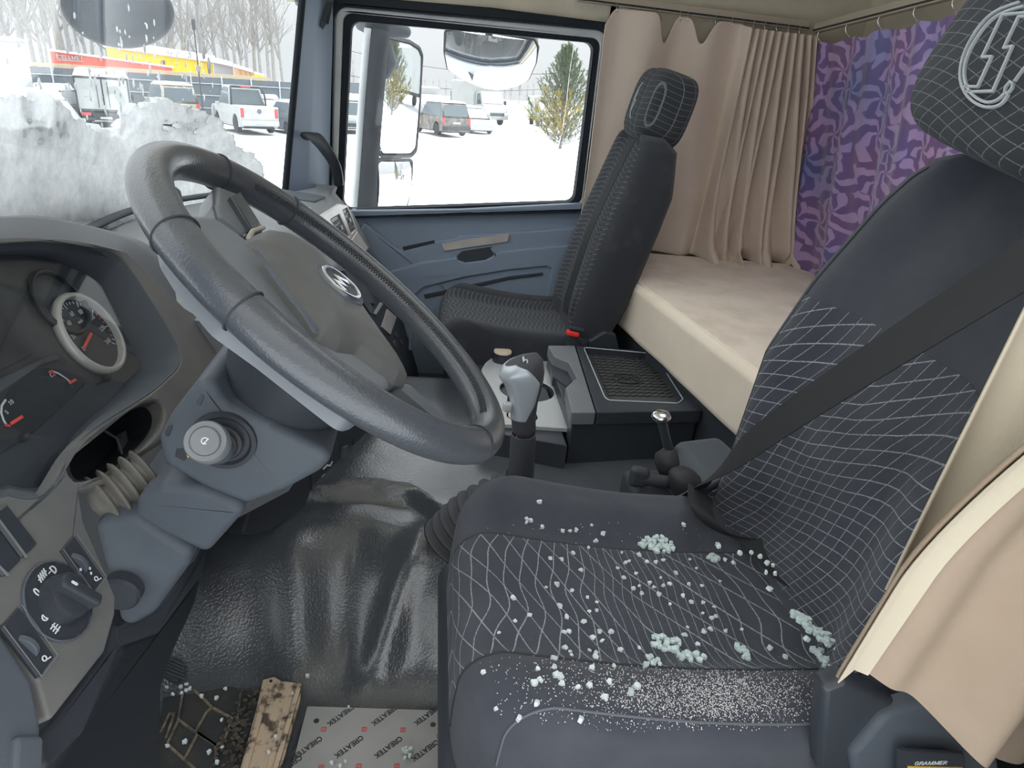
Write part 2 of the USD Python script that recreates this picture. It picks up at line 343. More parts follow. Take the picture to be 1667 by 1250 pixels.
def netmat(name, base, other, line, w1, w2):
    """Woven seat cloth with a printed net of thin pale lines: they run where the two uv phases are whole numbers."""
    n = {'c': ('texture_coordinate', {}), 's': ('separate_xyz', {}), 'no': ('noise_texture', {'scale': 14.0, 'detail': 5.0}), 'r': ('rgb_ramp', {'ramp': [(.35, base), (.75, other)]}),
         'wv': ('wave_texture', {'scale': 900.0, 'distortion': 1.2, 'detail': 2.0, 'bands_direction': 'diagonal'}), 'bp': ('bump', {'strength': .4, 'distance': .0012}),
         'br': ('noise_texture', {'scale': 420.0, 'detail': 1.0}), 'brr': ('map_range', {'from_min': .3, 'from_max': .6, 'to_min': .35, 'to_max': 1.0, 'clamp': True}),
         'mix': ('mix', {'color2': line}), 'k': ('math', {'math_type': 'maximum'}), 'k2': ('math', {'math_type': 'multiply'}),
         'p': ('principled_bsdf', {'roughness': .93, 'specular_ior_level': .15, 'sheen_weight': .12})}
    l = [('c.UV', 's.vector'), ('c.object', 'no.vector'), ('no.fac', 'r.fac'), ('c.object', 'wv.vector'), ('wv.fac', 'bp.height'), ('bp.normal', 'p.normal'),
         ('r.color', 'mix.color1'), ('c.object', 'br.vector'), ('br.fac', 'brr.value'), ('mix.color', 'p.base_color')]
    for q, w in (('x', w1), ('y', w2)):
        n['f'+q] = ('math', {'math_type': 'fraction'}); n['a'+q] = ('math', {'math_type': 'subtract', 'value2': .5}); n['b'+q] = ('math', {'math_type': 'absolute'})
        n['l'+q] = ('map_range', {'from_min': .5-w, 'from_max': .5-w*.45, 'clamp': True})
        l += [('s.'+q, f'f{q}.value1'), (f'f{q}.value', f'a{q}.value1'), (f'a{q}.value', f'b{q}.value1'), (f'b{q}.value', f'l{q}.value'), (f'l{q}.result', f'k.value{1 if q == "x" else 2}')]
    l += [('k.value', 'k2.value1'), ('brr.result', 'k2.value2'), ('k2.value', 'mix.fac')]
    M[name] = usdkit.material(stage, '/World/Looks/'+name, n, l, 'p.BSDF')
netmat('seat_net', (.046, .050, .063), (.062, .067, .081), (.33, .36, .39), .048, .036)
netmat('seat_wave', (.043, .046, .055), (.056, .059, .068), (.15, .16, .17), .14, .14)
netmat('headrest_net', (.030, .034, .040), (.044, .048, .055), (.20, .215, .23), .045, .045)
_n = {'c': ('texture_coordinate', {}), 'w': ('noise_texture', {'scale': 9.0, 'detail': 2.0}), 'ws': ('vector_math', {'math_type': 'subtract', 'vector2': (.5, .5, .5)}), 'wm': ('vector_math', {'math_type': 'scale', 'scale': .045}), 'wa': ('vector_math', {'math_type': 'add'}),
    'v': ('voronoi_texture', {'dimensions': '2D', 'scale': 9.0, 'feature': 'f1', 'randomness': .55}), 'lo': ('vector_math', {'math_type': 'subtract'}), 'ln': ('vector_math', {'math_type': 'length'}), 'sx': ('separate_xyz', {}),
    'at': ('math', {'math_type': 'arctan2'}), 'a3': ('math', {'math_type': 'multiply', 'value2': 5.0}), 'rr': ('math', {'math_type': 'multiply_add', 'value2': 85.0}), 'si': ('math', {'math_type': 'sine'}),
    'r2_': ('math', {'math_type': 'multiply', 'value2': 190.0}), 's2': ('math', {'math_type': 'sine'}), 'ad': ('math', {'math_type': 'multiply_add', 'value2': .45}), 'r1': ('rgb_ramp', {'ramp': [(.50, (0, 0, 0)), (.62, (1, 1, 1))]}), 'mr': ('map_range', {'from_min': -1.45, 'from_max': 1.45}),
    'big': ('noise_texture', {'scale': 4.0, 'detail': 3.0}), 'r2': ('rgb_ramp', {'ramp': [(.36, (.10, .115, .29)), (.5, (.165, .11, .29)), (.64, (.21, .11, .24))]}),
    'r3': ('rgb_ramp', {'ramp': [(.36, (.24, .25, .50)), (.5, (.42, .30, .58)), (.64, (.48, .31, .52))]}),
    'mix': ('mix', {}), 'p': ('principled_bsdf', {'roughness': .42, 'sheen_weight': .3, 'specular_ior_level': .5})}
M['damask'] = usdkit.material(stage, '/World/Looks/damask', _n,
    [('c.UV', 'w.vector'), ('w.color', 'ws.vector1'), ('ws.vector', 'wm.vector1'), ('c.UV', 'wa.vector1'), ('wm.vector', 'wa.vector2'), ('wa.vector', 'v.vector'), ('wa.vector', 'lo.vector1'), ('v.position', 'lo.vector2'), ('lo.vector', 'ln.vector1'), ('lo.vector', 'sx.vector'),
     ('sx.y', 'at.value1'), ('sx.x', 'at.value2'), ('at.value', 'a3.value1'), ('ln.value', 'rr.value1'), ('a3.value', 'rr.value3'), ('rr.value', 'si.value1'), ('ln.value', 'r2_.value1'), ('r2_.value', 's2.value1'), ('s2.value', 'ad.value1'), ('si.value', 'ad.value3'), ('ad.value', 'mr.value'), ('mr.result', 'r1.fac'),
     ('c.UV', 'big.vector'), ('big.fac', 'r2.fac'), ('big.fac', 'r3.fac'), ('r1.color', 'mix.fac'), ('r2.color', 'mix.color1'), ('r3.color', 'mix.color2'), ('mix.color', 'p.base_color')], 'p.BSDF')
mat('mirror_dark_reflection', (.030, .036, .045), .45, spec=.3)  # dark colour stands in for the dark cab reflected in the front mirror
mat('scuff', (.10, .105, .12), .8)
mat('hub_grey', (.115, .128, .142), .42, bump=(900, .0003), mottle=(5, (.145, .157, .168), .4, .75))
# ---------------------------------------------------------------- the cab: shell, floor, windows, door
def floor_z(x, y):
    x, y = np.asarray(x, float), np.asarray(y, float)
    z = 1.40+.20*sstep(x-.03*np.sin(y*9), 1.00, 1.30)+.035*sstep(x+.10*sstep(y, .02, -.10)-.02*np.sin(y*14), 1.385, 1.41)-.22*sstep(x, 2.05, 2.2)
    z = z+.62*sstep(y, .50, .86)*sstep(x, 2.6, .9)**.2
    z = z+.030*np.exp(-((y-.03+.35*(x-1.15))/.035)**2)*sstep(x, 1.0, 1.1)*sstep(x, 1.36, 1.2)          # folds of the vinyl on the tunnel side
    z = z+.022*np.exp(-((y-.24-.2*(x-1.15))/.05)**2)*sstep(x, .98, 1.12)*sstep(x, 1.4, 1.2)
    z = z-.018*np.exp(-((y-.13)/.05)**2-((x-1.2)/.1)**2)+.008*(meshkit.fbm(np.stack([x*5, y*5, 0*x], -1), 3, 3)-.5)
    return z+.03*np.exp(-(((x-1.20)/.105)**2+((y+.11)/.105)**2)**2)                                       # collar under the gear boot
gx, gy = np.meshgrid(np.linspace(.3, 2.62, 150), np.linspace(-1.5, .93, 150), indexing='ij')
obj('floor', sheet(np.stack([gx, gy, floor_z(gx, gy)], -1), .02), 'vinyl', smooth=True, label='black grained vinyl floor covering moulded over the engine tunnel', kind='structure')

def ws(x, z): return .80-.12*(z-2.1)-.33*np.clip((np.abs(np.asarray(x, float)-1.42)-.35)/.65, 0, 2)**2.2
w2 = thing('window_2', 'large curved windscreen with snow on its outside', kind='structure')
X, Z = np.meshgrid(np.linspace(.47, 2.405, 50), np.linspace(2.06, 2.98, 12), indexing='ij')
obj('windscreen_pane', sheet(np.stack([X, ws(X, Z), Z], -1), .005), 'front_glass', w2, smooth=True)
e = lambda z, d=0.0: V(2.408-d, ws(2.405-d, z)-.006, z)
obj('window_seal', tube([e(z) for z in np.linspace(2.06, 2.98, 14)], .011, 8), 'seal', w2, smooth=True)

# pillar between windscreen and door, with header above
zz = np.linspace(2.05, 2.98, 22)
prof = [(2.405, None), (2.440, .0), (2.475, .442), (2.497, .418), (2.535, .405), (2.572, .372), (2.585, .345)]
P = []
for z in zz:
    a = ws(2.405, z)-.012; b = .375-.03*(z-2.1)
    P.append([V(2.405, a, z), V(2.43, a-.015, z), V(2.47, a*.55+b*.45-.006, z), V(2.485, a*.42+b*.58-.004, z), V(2.53, b+.012, z), V(2.57, b, z), V(2.60, b-.02, z)])
tr = thing('trim_1', 'dark blue-grey plastic pillar cover between windscreen and side window', kind='structure')
obj('pillar_cover', sheet(np.array(P), -.012), 'door_plastic', tr, smooth=40)
P = []
for z in zz:
    a = float(ws(.47, z))-.012
    P.append([V(.47, a, z), V(.44, a-.02, z), V(.39, a-.06, z), V(.34, a-.10, z), V(.30, a-.11, z)])
tl = thing('trim_4', 'driver side windscreen pillar cover outside the view', kind='structure')
obj('pillar_cover', sheet(np.array(P)[:, ::-1], -.012), 'door_plastic', tl, smooth=40)
hz = Frame((2.47, .45, 2.3), (-.62, -.78, 0), (.78, -.62, 0))
obj('handle_base', slab(hz, [(484, 208), (506, 205), (509, 243), (487, 247)], .006, .002, .004, .004), 'door_plastic', tr)
gh = thing('grab_handle', 'black curved grab handle on the pillar beside the side window', 'handle')
pth = spline([at(497, 222, x=2.44), at(510, 222, x=2.42), at(530, 243, x=2.41), at(545, 268, x=2.43), at(551, 300, x=2.47)], 24)
obj('grip', tube(pth, np.stack([np.linspace(.022, .017, 24), np.full(24, .012)], 1), 12, up=(0, 1, 0)), 'plastic_black', gh, smooth=True)
hd = thing('trim_2', 'grey plastic header trim above the windscreen corner', kind='structure')
obj('header_panel', sheet(np.array([[at(478, -30, y=.50)+V(0, 0, .1), at(478, -2, y=.46), at(531, 39, x=2.50)], [at(545, -40, x=2.5)+V(0, 0, .1), at(545, -10, x=2.55), at(535, 40, x=2.56)]]), -.02), 'plastic', hd, smooth=False)

# passenger door: frame ring, seals, pane, inner panel
DR = Frame((2.62, 0, 0), (-1, 0, 0), (0, -1, 0))
g_in = [(572, 34), (700, 45), (830, 57), (968, 70), (935, 329), (557, 342)]
seal_o = [(558, 19), (980, 62), (948, 334), (546, 348)]
frame_o = [(546, 9), (994, 50), (953, 340), (538, 352)]
black_o = [(533, -6), (560, -8), (800, 12), (1003, 38), (996, 60), (960, 345), (536, 357)]
w1 = thing('window_1', 'side window of the passenger door with rounded corners', kind='structure')
DS = lambda d: Frame((2.62+d, 0, 0), (-1, 0, 0), (0, -1, 0))
obj('window_seal', slab(DS(.0), seal_o, .05, .003, .03, 0, [g_in], .03), 'seal', w1)
obj('window_pane', slab(DS(.035), [(566, 26), (976, 64), (943, 336), (550, 347)], .004, 0, .03), 'side_glass', w1)
d1 = thing('door_1', 'passenger door with dark blue-grey inner panel', kind='structure')
obj('door_frame', slab(DS(-.012), frame_o, .05, .006, .04, 0, [[(559, 20), (979, 63), (947, 333), (547, 347)]], .03), 'frame_white', d1)
obj('door_seal', slab(DS(-.03), black_o, .05, .008, .02, 0, [[(545, 9), (992, 50), (953, 342), (538, 353)]], .04), 'seal', d1)
low = [(528, 349), (750, 346), (948, 338), (942, 400), (930, 640), (560, 640)]
obj('door_panel', slab(DS(0), low, .04, .004), 'door_plastic', d1)
sill = [(530, 344), (750, 341), (949, 331), (947, 343), (750, 352), (530, 356)]
obj('sill_cap', slab(DS(-.025), sill, .05, .006, .002), 'door_plastic', d1)
for (a, b, yy) in ((598, 628, 352.5), (655, 699, 350.3), (726, 768, 347.8)):
    obj('sill_vent', slab(DS(-.0262), [(a, yy-1), (b, yy-2.4), (b+1, yy+.5), (a+1, yy+2.2)], .002, 0), 'plastic_black', d1)
mid = [(592, 362), (598, 366), (646, 406), (655, 408), (707, 393), (742, 388), (745, 384), (830, 379), (942, 370), (938, 640), (560, 640), (575, 400)]
obj('door_shelf', slab(DS(-.03), mid, .04, .008, .004), 'door_plastic', d1)
obj('shelf_slot', slab(DS(-.0305), [(655, 402), (707, 391), (708, 396), (657, 408)], .003, .001, .002), 'plastic_black', d1)
obj('door_pull_strip', slab(DS(-.036), [(718, 397), (830, 380), (827, 394), (723, 409)], .012, .002, .001), 'silver_warm', d1, label='brushed silver strip on the door')
lowp = [(570, 462), (690, 426), (745, 419), (752, 410), (800, 402), (806, 410), (940, 398), (935, 640), (560, 640)]
grip = [(743, 417), (752, 409), (798, 402), (805, 409), (803, 417), (790, 424), (757, 428), (746, 424)]
pocket = [(676, 480), (690, 468), (760, 451), (830, 440), (890, 434), (898, 438), (890, 480), (884, 640), (668, 640)]
obj('door_lower', slab(DS(-.040), lowp, .03, .007, .003, 0, [grip, pocket], .006), 'door_plastic', d1)
obj('pull_recess', slab(DS(-.0325), grip, .004, 0, .004), 'door_recess', d1)
obj('pocket_back', slab(DS(-.022), [(660, 440), (905, 425), (900, 640), (655, 640)], .004, 0), 'door_recess', d1)
obj('pocket_lip', slab(DS(-.036), [(690, 480), (830, 450), (884, 444), (884, 448), (830, 455), (692, 486)], .01, .002, .001), 'door_recess', d1)
obj('outer_skin', slab(DS(.075), [(520, 358), (960, 346), (930, 700), (540, 700)], .02, .004), 'white_paint', d1)

# walls and ceiling of the sleeper
def box6(lo, hi): return prism(sbox(lo[0], lo[1], hi[0], hi[1]), hi[2]-lo[2])[0]+V(0, 0, hi[2]), prism(sbox(lo[0], lo[1], hi[0], hi[1]), hi[2]-lo[2])[1]
obj('wall_right', [box6((2.64, -1.55, 1.3), (2.70, -.575, 3.06)), box6((2.64, -.60, 2.69), (2.70, .5, 3.06))], 'liner', kind='structure', smooth=False)
obj('wall_rear', box6((.2, -1.56, 1.3), (2.70, -1.50, 3.06)), 'liner', kind='structure', smooth=False)
obj('wall_left', box6((.20, -1.55, 1.3), (.26, -.72, 3.06)), 'liner', kind='structure', smooth=False)
obj('wall_outside', [box6((2.702, -1.56, .9), (2.712, -.60, 3.1)), box6((2.702, -.62, 2.70), (2.712, .5, 3.1))], 'white_paint', kind='structure', smooth=False, label='white painted outside of the cab')
obj('trim_3', [box6((.24, -.74, 1.25), (.30, .90, 1.78))], 'door_plastic', kind='structure', smooth=False, label='plastic door sill on the driver side')
obj('trim_5', [box6((.25, -.66, 1.78), (.315, -.535, 3.06))], 'door_plastic', kind='structure', smooth=False, label='driver side door pillar carrying the belt anchor')
HT = Frame((0, 0, 3.06), (0, 0, -1), (1, 0, 0))
hatch = [(1.10, .35), (1.85, .35), (1.85, 1.00), (1.10, 1.00)]  # roof hatch out of view, added to let daylight into the dark sleeper
obj('ceiling', HT.put(prism(sbox(.2, -.62, 2.70, 1.56), .04, 0, [roundpoly(hatch, .05)])), 'liner', kind='structure', smooth=False, label='beige cab ceiling cut open for an added roof hatch')
w3 = thing('added_window_3', 'added glazed roof hatch out of view that brightens the cab', kind='structure')
obj('added_hatch_frame', HT.put(prism(roundpoly(hatch, .05).buffer(.03), .05, .006, [roundpoly(hatch, .05).buffer(-.015)]), .012), 'plastic_grey', w3)
obj('added_hatch_pane', HT.put(prism(roundpoly(hatch, .05).buffer(.02), .006, 0), -.03), 'side_glass', w3)

# curtain rails with hooks
ra, rb = at(940, -6, x=2.585), at(1316, 42, x=2.585)
r1 = thing('curtain_rail', 'brown plastic curtain rail along the passenger side wall', 'curtain rail')
def bar(a, b, w, h, r=.003):
    d = b-a; L = np.linalg.norm(d); ex = d/L; ey = unit(np.cross((0, 0, 1), ex)); R = np.stack([ex, ey, np.cross(ex, ey)], 1)
    return rbox((a+b)/2, (L, w, h), r, R)
obj('track', bar(ra, rb, .022, .030), 'rail', r1)
obj('groove', bar(ra-V(.011, 0, .008), rb-V(.011, 0, .008), .004, .006, .001), 'plastic_black', r1)
qa, qb = at(1330, 46, y=-1.27), at(1560, -14, y=-1.27)
r2 = thing('curtain_rail', 'brown plastic curtain rail across the rear wall above the purple curtain', 'curtain rail')
obj('track', bar(qa, qb, .022, .030), 'rail', r2)
obj('groove', bar(qa+V(0, .011, -.008), qb+V(0, .011, -.008), .004, .006, .001), 'plastic_black', r2)

def px_fold(x, knots):  # piecewise-linear lookup
    return np.interp(x, [k[0] for k in knots], [k[1] for k in knots])
# beige curtain along the side wall: one flat length sagging between hooks, then a bunch of folds
S = np.linspace(0, 1, 260); T = np.linspace(0, 1, 60)
ysp = np.interp(S, [0, .52, 1], [-.545, -1.02, -1.262])
pxs = np.array([833.5+F*c[0]/c[2] for c in [CM.T@(V(2.57, y, 2.76)-CAM) for y in ysp]])
railz = np.interp(ysp, [rb[1], ra[1]], [rb[2], ra[2]])
sag = .085*np.exp(-np.abs((pxs-1084)/11)**2.2)+.075*np.exp(-np.abs((pxs-1143)/13)**2.2)+.05*np.exp(-((pxs-985)/9)**2)
bun = sstep(S, .50, .56)
ph = np.cumsum(np.interp(S, [0, .5, .56, 1], [26, 30, 120, 130]))/len(S)
P = np.zeros((len(S), len(T), 3))
for j, t in enumerate(T):
    amp = (.012+.010*t)*(1-bun)+(.030+.012*np.sin(3*t+S*7))*bun
    wob = ph+1.1*np.sin(2.2*t+S*5)*t*(1-.45*bun)
    xx = 2.556-.022*bun+amp*np.sin(wob)-.03*t*bun
    flare = bun*sstep(t, .93, 1.0)*.05*np.sin(ph*.37+1)
    zt = railz-.022-sag-.012*bun; zb = 1.984+.0*S
    P[:, j] = np.stack([xx-flare, ysp-(.02*t*np.sin(ph*.5+3*t))-.15*t*sstep(S, .72, 1)-.03*bun*t**6, zt+(zb-zt)*t], 1)
obj('beige_curtain', sheet(P, .003), 'curtain', smooth=True, label='beige curtain hanging from the side rail behind the passenger seat, bunched at the rear end', cat='curtain')
for px in (1003, 1064, 1106, 1118, 1163, 1190, 1208, 1225, 1243, 1262, 1281, 1299):
    yk = np.interp(px, pxs, ysp); zk = np.interp(yk, [rb[1], ra[1]], [rb[2], ra[2]])
    a = V(2.572, yk, zk-.006)
    obj('curtain_hook', tube(spline([a, a+V(-.006, .004, -.012), a+V(-.009, 0, -.026), a+V(-.003, -.003, -.032)], 10), .0016, 6), 'chrome', smooth=True,
        label='small metal hook holding the beige curtain on the side rail', cat='curtain hook', group='hooks of the beige curtain')
# purple patterned curtain across the rear wall
S = np.linspace(0, 1, 200); T = np.linspace(0, 1, 60)
xs = np.interp(S, [0, 1], [2.555, 1.25])
P = np.zeros((len(S), len(T), 3)); UVp = np.zeros((len(S), len(T), 2))
rz = np.interp(xs, [qb[0], qa[0]], [qb[2], qa[2]])
hx = np.array([2.50, 2.33, 2.16, 2.00, 1.85, 1.70, 1.55, 1.40])
dmin = np.abs(xs[:, None]-hx).min(1)
for j, t in enumerate(T):
    zt = rz-.045-.16*dmin; zb = 1.93
    y = -1.285-.12*t+(.006+.016*t)*np.sin(xs*26+.8*np.sin(3*t+xs*4))+.006*np.sin(xs*61+2*t)
    P[:, j] = np.stack([xs-.03*t*np.sin(4*xs), y, zt+(zb-zt)*t], 1)
    UVp[:, j] = np.stack([(xs+.02*np.sin(xs*30))*1.0, zt+(zb-zt)*t], 1)
m, uvp = sheet(P, -.003, UVp)
obj('purple_curtain', m, 'damask', smooth=True, uv=uvp, label='purple damask curtain with a lilac scroll pattern hanging across the rear wall', cat='curtain')
for k, x in enumerate(hx):
    zk = np.interp(x, [qb[0], qa[0]], [qb[2], qa[2]])
    a = V(x, -1.268, zk-.008)
    obj('curtain_hook', tube(spline([a, a+V(.004, .005, -.012), a+V(0, .002, -.028), a+V(-.004, -.012, -.040)], 10), .0018, 6), 'chrome', smooth=True,
        label='small metal hook holding the purple curtain on the rear rail', cat='curtain hook', group='hooks of the purple curtain')

# berth
bt = thing('berth', 'bunk bed with a beige fabric mattress behind the seats', 'bed')
FB = Frame((0, 0, 1.985), (0, 0, 1), (1, 0, 0))
yf = lambda x: -.70-.10*(2.03-x)
mp = [(.40, yf(.40)), (1.0, yf(1.0)), (2.54, yf(2.54)+.06), (2.54, -1.44), (.40, -1.44)]
def cushionbox(poly, top, bot, r, n=7):
    p = roundpoly(poly, .03); rings = []; base = np.array(shapely.geometry.polygon.orient(p.segmentize(.03)).exterior.coords)[:-1]
    a, b = base-np.roll(base, 1, 0), np.roll(base, -1, 0)-base; nr = np.stack([-(a+b)[:, 1], (a+b)[:, 0]], 1); nr /= np.linalg.norm(nr, axis=1, keepdims=True)
    for q in np.linspace(0, np.pi/2, n): rings.append(np.c_[base+nr*r*(1-np.sin(q)), np.full(len(base), bot+r*(1-np.cos(q)))])
    for q in np.linspace(np.pi/2, 0, n): rings.append(np.c_[base+nr*r*(1-np.sin(q)), np.full(len(base), top-r*(1-np.cos(q)))])
    return loft(rings)
mattress_ = obj('mattress', noise_push(cushionbox(mp, 1.983, 1.805, .028), .004, 6), 'mattress_side', bt, smooth=True)
mt2 = [(.44, yf(.44)-.022), (1.0, yf(1.0)-.022), (2.52, yf(2.52)+.036), (2.52, -1.42), (.44, -1.42)]
P2 = roundpoly(mt2, .03)
obj('mattress_cover', FB.put(prism(P2, .008, .003), .0005), 'mattress_top', mattress_)
pe = np.array(P2.exterior.segmentize(.02).coords)
obj('piping', tube(np.c_[pe[:-1], np.full(len(pe)-1, 1.981)], .004, 6, closed=True), 'mattress_side', mattress_, smooth=True)
bp = [(.42, yf(.42)-.035), (2.5, yf(2.5)+.02), (2.5, -1.43), (.42, -1.43)]
obj('bed_base', (prism(Polygon(bp), .44, .004)[0]+V(0, 0, 1.802), prism(Polygon(bp), .44, .004)[1]), 'plastic_black', bt)
# ---------------------------------------------------------------- dashboard
FA = Frame((.911, .4425, 2.1797), (0, -.866, .5))             # the driver's instrument fascia, tilted back 30 degrees
H = .045
da = thing('dashboard', 'dark grey plastic truck dashboard with instrument binnacle and switch panel', 'dashboard')
rim = [(-260, 470), (-150, 410), (0, 393), (67, 392), (134, 397), (188, 410), (208, 430), (242, 481), (279, 541), (296, 575), (292, 598), (269, 619), (246, 640), (150, 697), (122, 728), (110, 747), (75, 808), (40, 812), (0, 800), (-140, 900), (-300, 800)]
inner = [(-250, 480), (-150, 425), (0, 415), (67, 417), (111, 431), (161, 457), (175, 484), (190, 515), (208, 553), (230, 592), (227, 602), (204, 622), (192, 640), (140, 684), (112, 716), (104, 735), (71, 792), (40, 796), (0, 785), (-130, 870), (-280, 790)]
outl = [(-300, 430), (-150, 400), (0, 388), (80, 386), (150, 394), (205, 408), (240, 440), (300, 500), (400, 560), (430, 620), (330, 700), (262, 760), (130, 800), (138, 850), (160, 900), (190, 972), (189, 1000), (172, 1060), (80, 1178), (62, 1110), (0, 1015), (-150, 1000)]
cavity = [(113, 742), (160, 700), (250, 645), (272, 668), (260, 705), (196, 762), (126, 788), (110, 770)]
rim, inner = chaikin(rim, 2), chaikin(inner, 2); cavity = chaikin(cavity, 2)
obj('fascia', slab(FA, outl, .02, .004, .004, H, [rim, cavity], 0), 'plastic_dusty', da)
w = np.array([[FA.pt(*FA.uv(*p, H), H-.001) for p in rim+rim[:1]], [FA.pt(*FA.uv(*p, H*.5), H*.5) for p in [((a+c)/2+3, (b+d)/2) for (a, b), (c, d) in zip(rim, inner)]+[((rim[0][0]+inner[0][0])/2+3, (rim[0][1]+inner[0][1])/2)]], [FA.pt(*FA.uv(*p, .001), .001) for p in inner+inner[:1]]])
obj('binnacle_wall', sheet(w, .004), 'plastic', da, smooth=50)
obj('cluster_face', slab(FA, inner, .01, 0, .003, .002), 'cluster', da)
crest_ = [(-250, 400), (-120, 365), (0, 351), (70, 350), (150, 368), (200, 381), (240, 396), (290, 432), (345, 500)]
front_ = [(-250, 425), (-120, 402), (0, 390), (67, 389), (134, 395), (188, 408), (212, 428), (255, 485), (310, 560)]
crest, front = chaikin(crest_, 2, False), chaikin(front_, 2, False)
top = [at(*p, y=.57-.02*i/len(crest)) for i, p in enumerate(crest)]
ft = [FA.pt(*FA.uv(*p, H), H) for p in front]
mid_ = [a*.45+b*.55+V(0, 0, .012) for a, b in zip(top, ft)]
obj('binnacle_hood', sheet(np.array([ft, mid_, top, [p+V(.02, .07, -.03) for p in top], [p+V(.05, .11, -.15) for p in top]]), -.012), 'plastic_dark', da, smooth=60)
# upper deck and passenger side
xs_ = np.r_[np.linspace(1.10, 1.30, 4), np.linspace(1.36, 2.50, 16), 2.54, 2.562]
rings = []
for x in xs_:
    q = .012*sstep(x, 2.5, 2.575)*1.6; wy = max(float(ws(x, 2.12))-.018, .425); b = .05*sstep(x, 1.35, 1.12)
    b2 = .048*float(sstep(x, 2.15, 2.5)); pr = [(wy, 2.105-q), (wy-.05, 2.125-q), (.385, 2.14-q), (.33, 2.138-q), (.306+b2*.6, 2.120-q), (.240+b+b2, 2.068-q), (.227+b+b2, 2.055-q), (.170+b+b2*.5, 1.89), (.163+b, 1.85), (.18+b, 1.82), (.30+b, 1.74), (.48, 1.62), (wy, 1.62)]
    rings.append([V(x, y, z) for y, z in pr])
obj('passenger_dash', loft(rings), 'plastic_grey', da, smooth=40)
dk = np.array([[V(x, y, 2.118+.012*np.sin((x-.3)*2)) for y in np.r_[np.linspace(.48, .6, 3), float(ws(x, 2.12))-.012]] for x in np.linspace(.33, 1.2, 14)])
obj('deck', sheet(dk, .03), 'plastic_grey', da, smooth=True)
obj('deck_edge', tube([V(x, float(ws(x, 2.12))-.03, 2.134) for x in np.linspace(.34, 2.36, 40)], np.stack([np.full(40, .016), np.full(40, .007)], 1), 8, up=(0, 1, 0)), 'plastic', da, smooth=True)
PV = Frame((2.55, .1985, 1.975), (0, -.955, .298))
DK = Frame((2.0, .38, 2.142), (0, 0, 1))
obj('deck_band', slab(DK, [(438, 304), (530, 319), (512, 327), (462, 321)], .006, .001, .002, .002), 'plastic', da)
obj('deck_tray', slab(DK, [(466, 323), (506, 338), (489, 346), (470, 334)], .006, .001, .002, .001), 'frame_white', da, label='pale tray on the passenger side of the dashboard')
vb = obj('vent_bezel', slab(PV, [(519, 353), (553, 331), (566, 334), (582, 374), (568, 395), (552, 378)], .008, .003, .002, .006, [[(538, 358), (553, 349), (569, 384), (561, 391)], [(558, 343), (566, 338), (580, 373), (572, 380)]], .001), 'silver_warm', da, label='silver bezel of the passenger air vents')
for vv in ([(538, 358), (553, 349), (569, 384), (561, 391)], [(558, 343), (566, 338), (580, 373), (572, 380)]):
    obj('vent_back', slab(PV, vv, .004, 0, 0, .0005), 'plastic_black', vb)
    u = np.array(PV.uvs(vv, .003))
    for k in range(1, 5):
        t = k/5; a, b = u[0]*(1-t)+u[3]*t, u[1]*(1-t)+u[2]*t
        obj('vent_slat', PV.put(prism(LineString([a, b]).buffer(.0035, cap_style=2), .003, 0), .003), 'plastic', vb)
    c = u.mean(0); obj('vent_tab', rect(PV, c, .022, .012, 0, .004, .001, .006, .003), 'silver', vb)
obj('dash_trim', slab(PV, [(569, 396), (582, 376), (600, 404), (591, 415), (580, 405)], .006, .002, .001, .005), 'silver_warm', da, label='silver trim panel below the air vents')
obj('dash_pocket', slab(PV, [(592, 415), (601, 403), (612, 422), (605, 430)], .004, .001, 0, .003), 'plastic_black', da)
obj('stack_panel', slab(PV, [(588, 440), (612, 425), (655, 500), (690, 590), (676, 640), (640, 620), (600, 540), (560, 470)], .01, .003, .002, .008), 'plastic_dark', da)
obj('stack_trim', slab(PV, [(631, 503), (646, 516), (636, 545), (622, 532)], .006, .001, 0, .012), 'silver_warm', da)
obj('stack_strip', slab(PV, [(620, 492), (624, 494), (612, 513), (609, 510)], .004, 0, 0, .012), 'silver', da)
obj('stack_bar', slab(PV, [(560, 440), (570, 436), (610, 505), (604, 512)], .01, .002, 0, .016), 'plastic', da)
obj('stack_bar', slab(PV, [(584, 462), (594, 460), (612, 495), (603, 494)], .01, .002, 0, .016), 'plastic', da)
for p, sz in (((646, 545), .011), ((655, 557), .011), ((644, 560), .014), ((664, 548), .011)):
    obj('stack_button', disc(PV, p, sz, .006, .002, .013), 'plastic', da)
obj('stack_switch', slab(PV, [(668, 550), (672, 551), (671, 570), (667, 569)], .006, .001, 0, .012), 'silver', da)
# cluster dials on the cluster face
cl = FA; O_ = .004
sf = obj('speedometer_face', cl.put(prism(Point(0, 0).buffer(.051, quad_segs=12), .003, 0), O_), 'dial', da)
obj('speedometer_ring', cl.put(revolve([(.0500, O_), (.0505, .012), (.0525, .0135), (.0565, .0125), (.0585, .008), (.0585, O_-.002), (.05, O_-.002)], 64, (0, 0, 0), closed=True), 0), 'gauge_ring', sf, smooth=True, label='pale metal ring around the speedometer')
ap = lambda px, py: math.atan2(*cl.uv(px, py, O_)[::-1])
a0 = ap(126, 589) % (2*math.pi); a1 = ap(176, 556) % (2*math.pi); a1 -= 2*math.pi if a1 > a0 else 0
ticks, rticks = [], []
for k in range(29):
    a = a0+(a1-a0)*k/28; big = k % 4 == 0; r0, r1 = (.0395, .0475) if big else (.0435, .0475)
    (rticks if k in (17, 18, 19, 21, 22, 23, 25, 26) else ticks).append(line2(cl, [(r0*math.cos(a), r0*math.sin(a)), (r1*math.cos(a), r1*math.sin(a))], .0014, .0006, O_+.0008, 2))
obj('speedometer_marks', ticks, 'dial_white', sf, smooth=False)
obj('speedometer_red_marks', rticks, 'dial_red', sf, smooth=False)
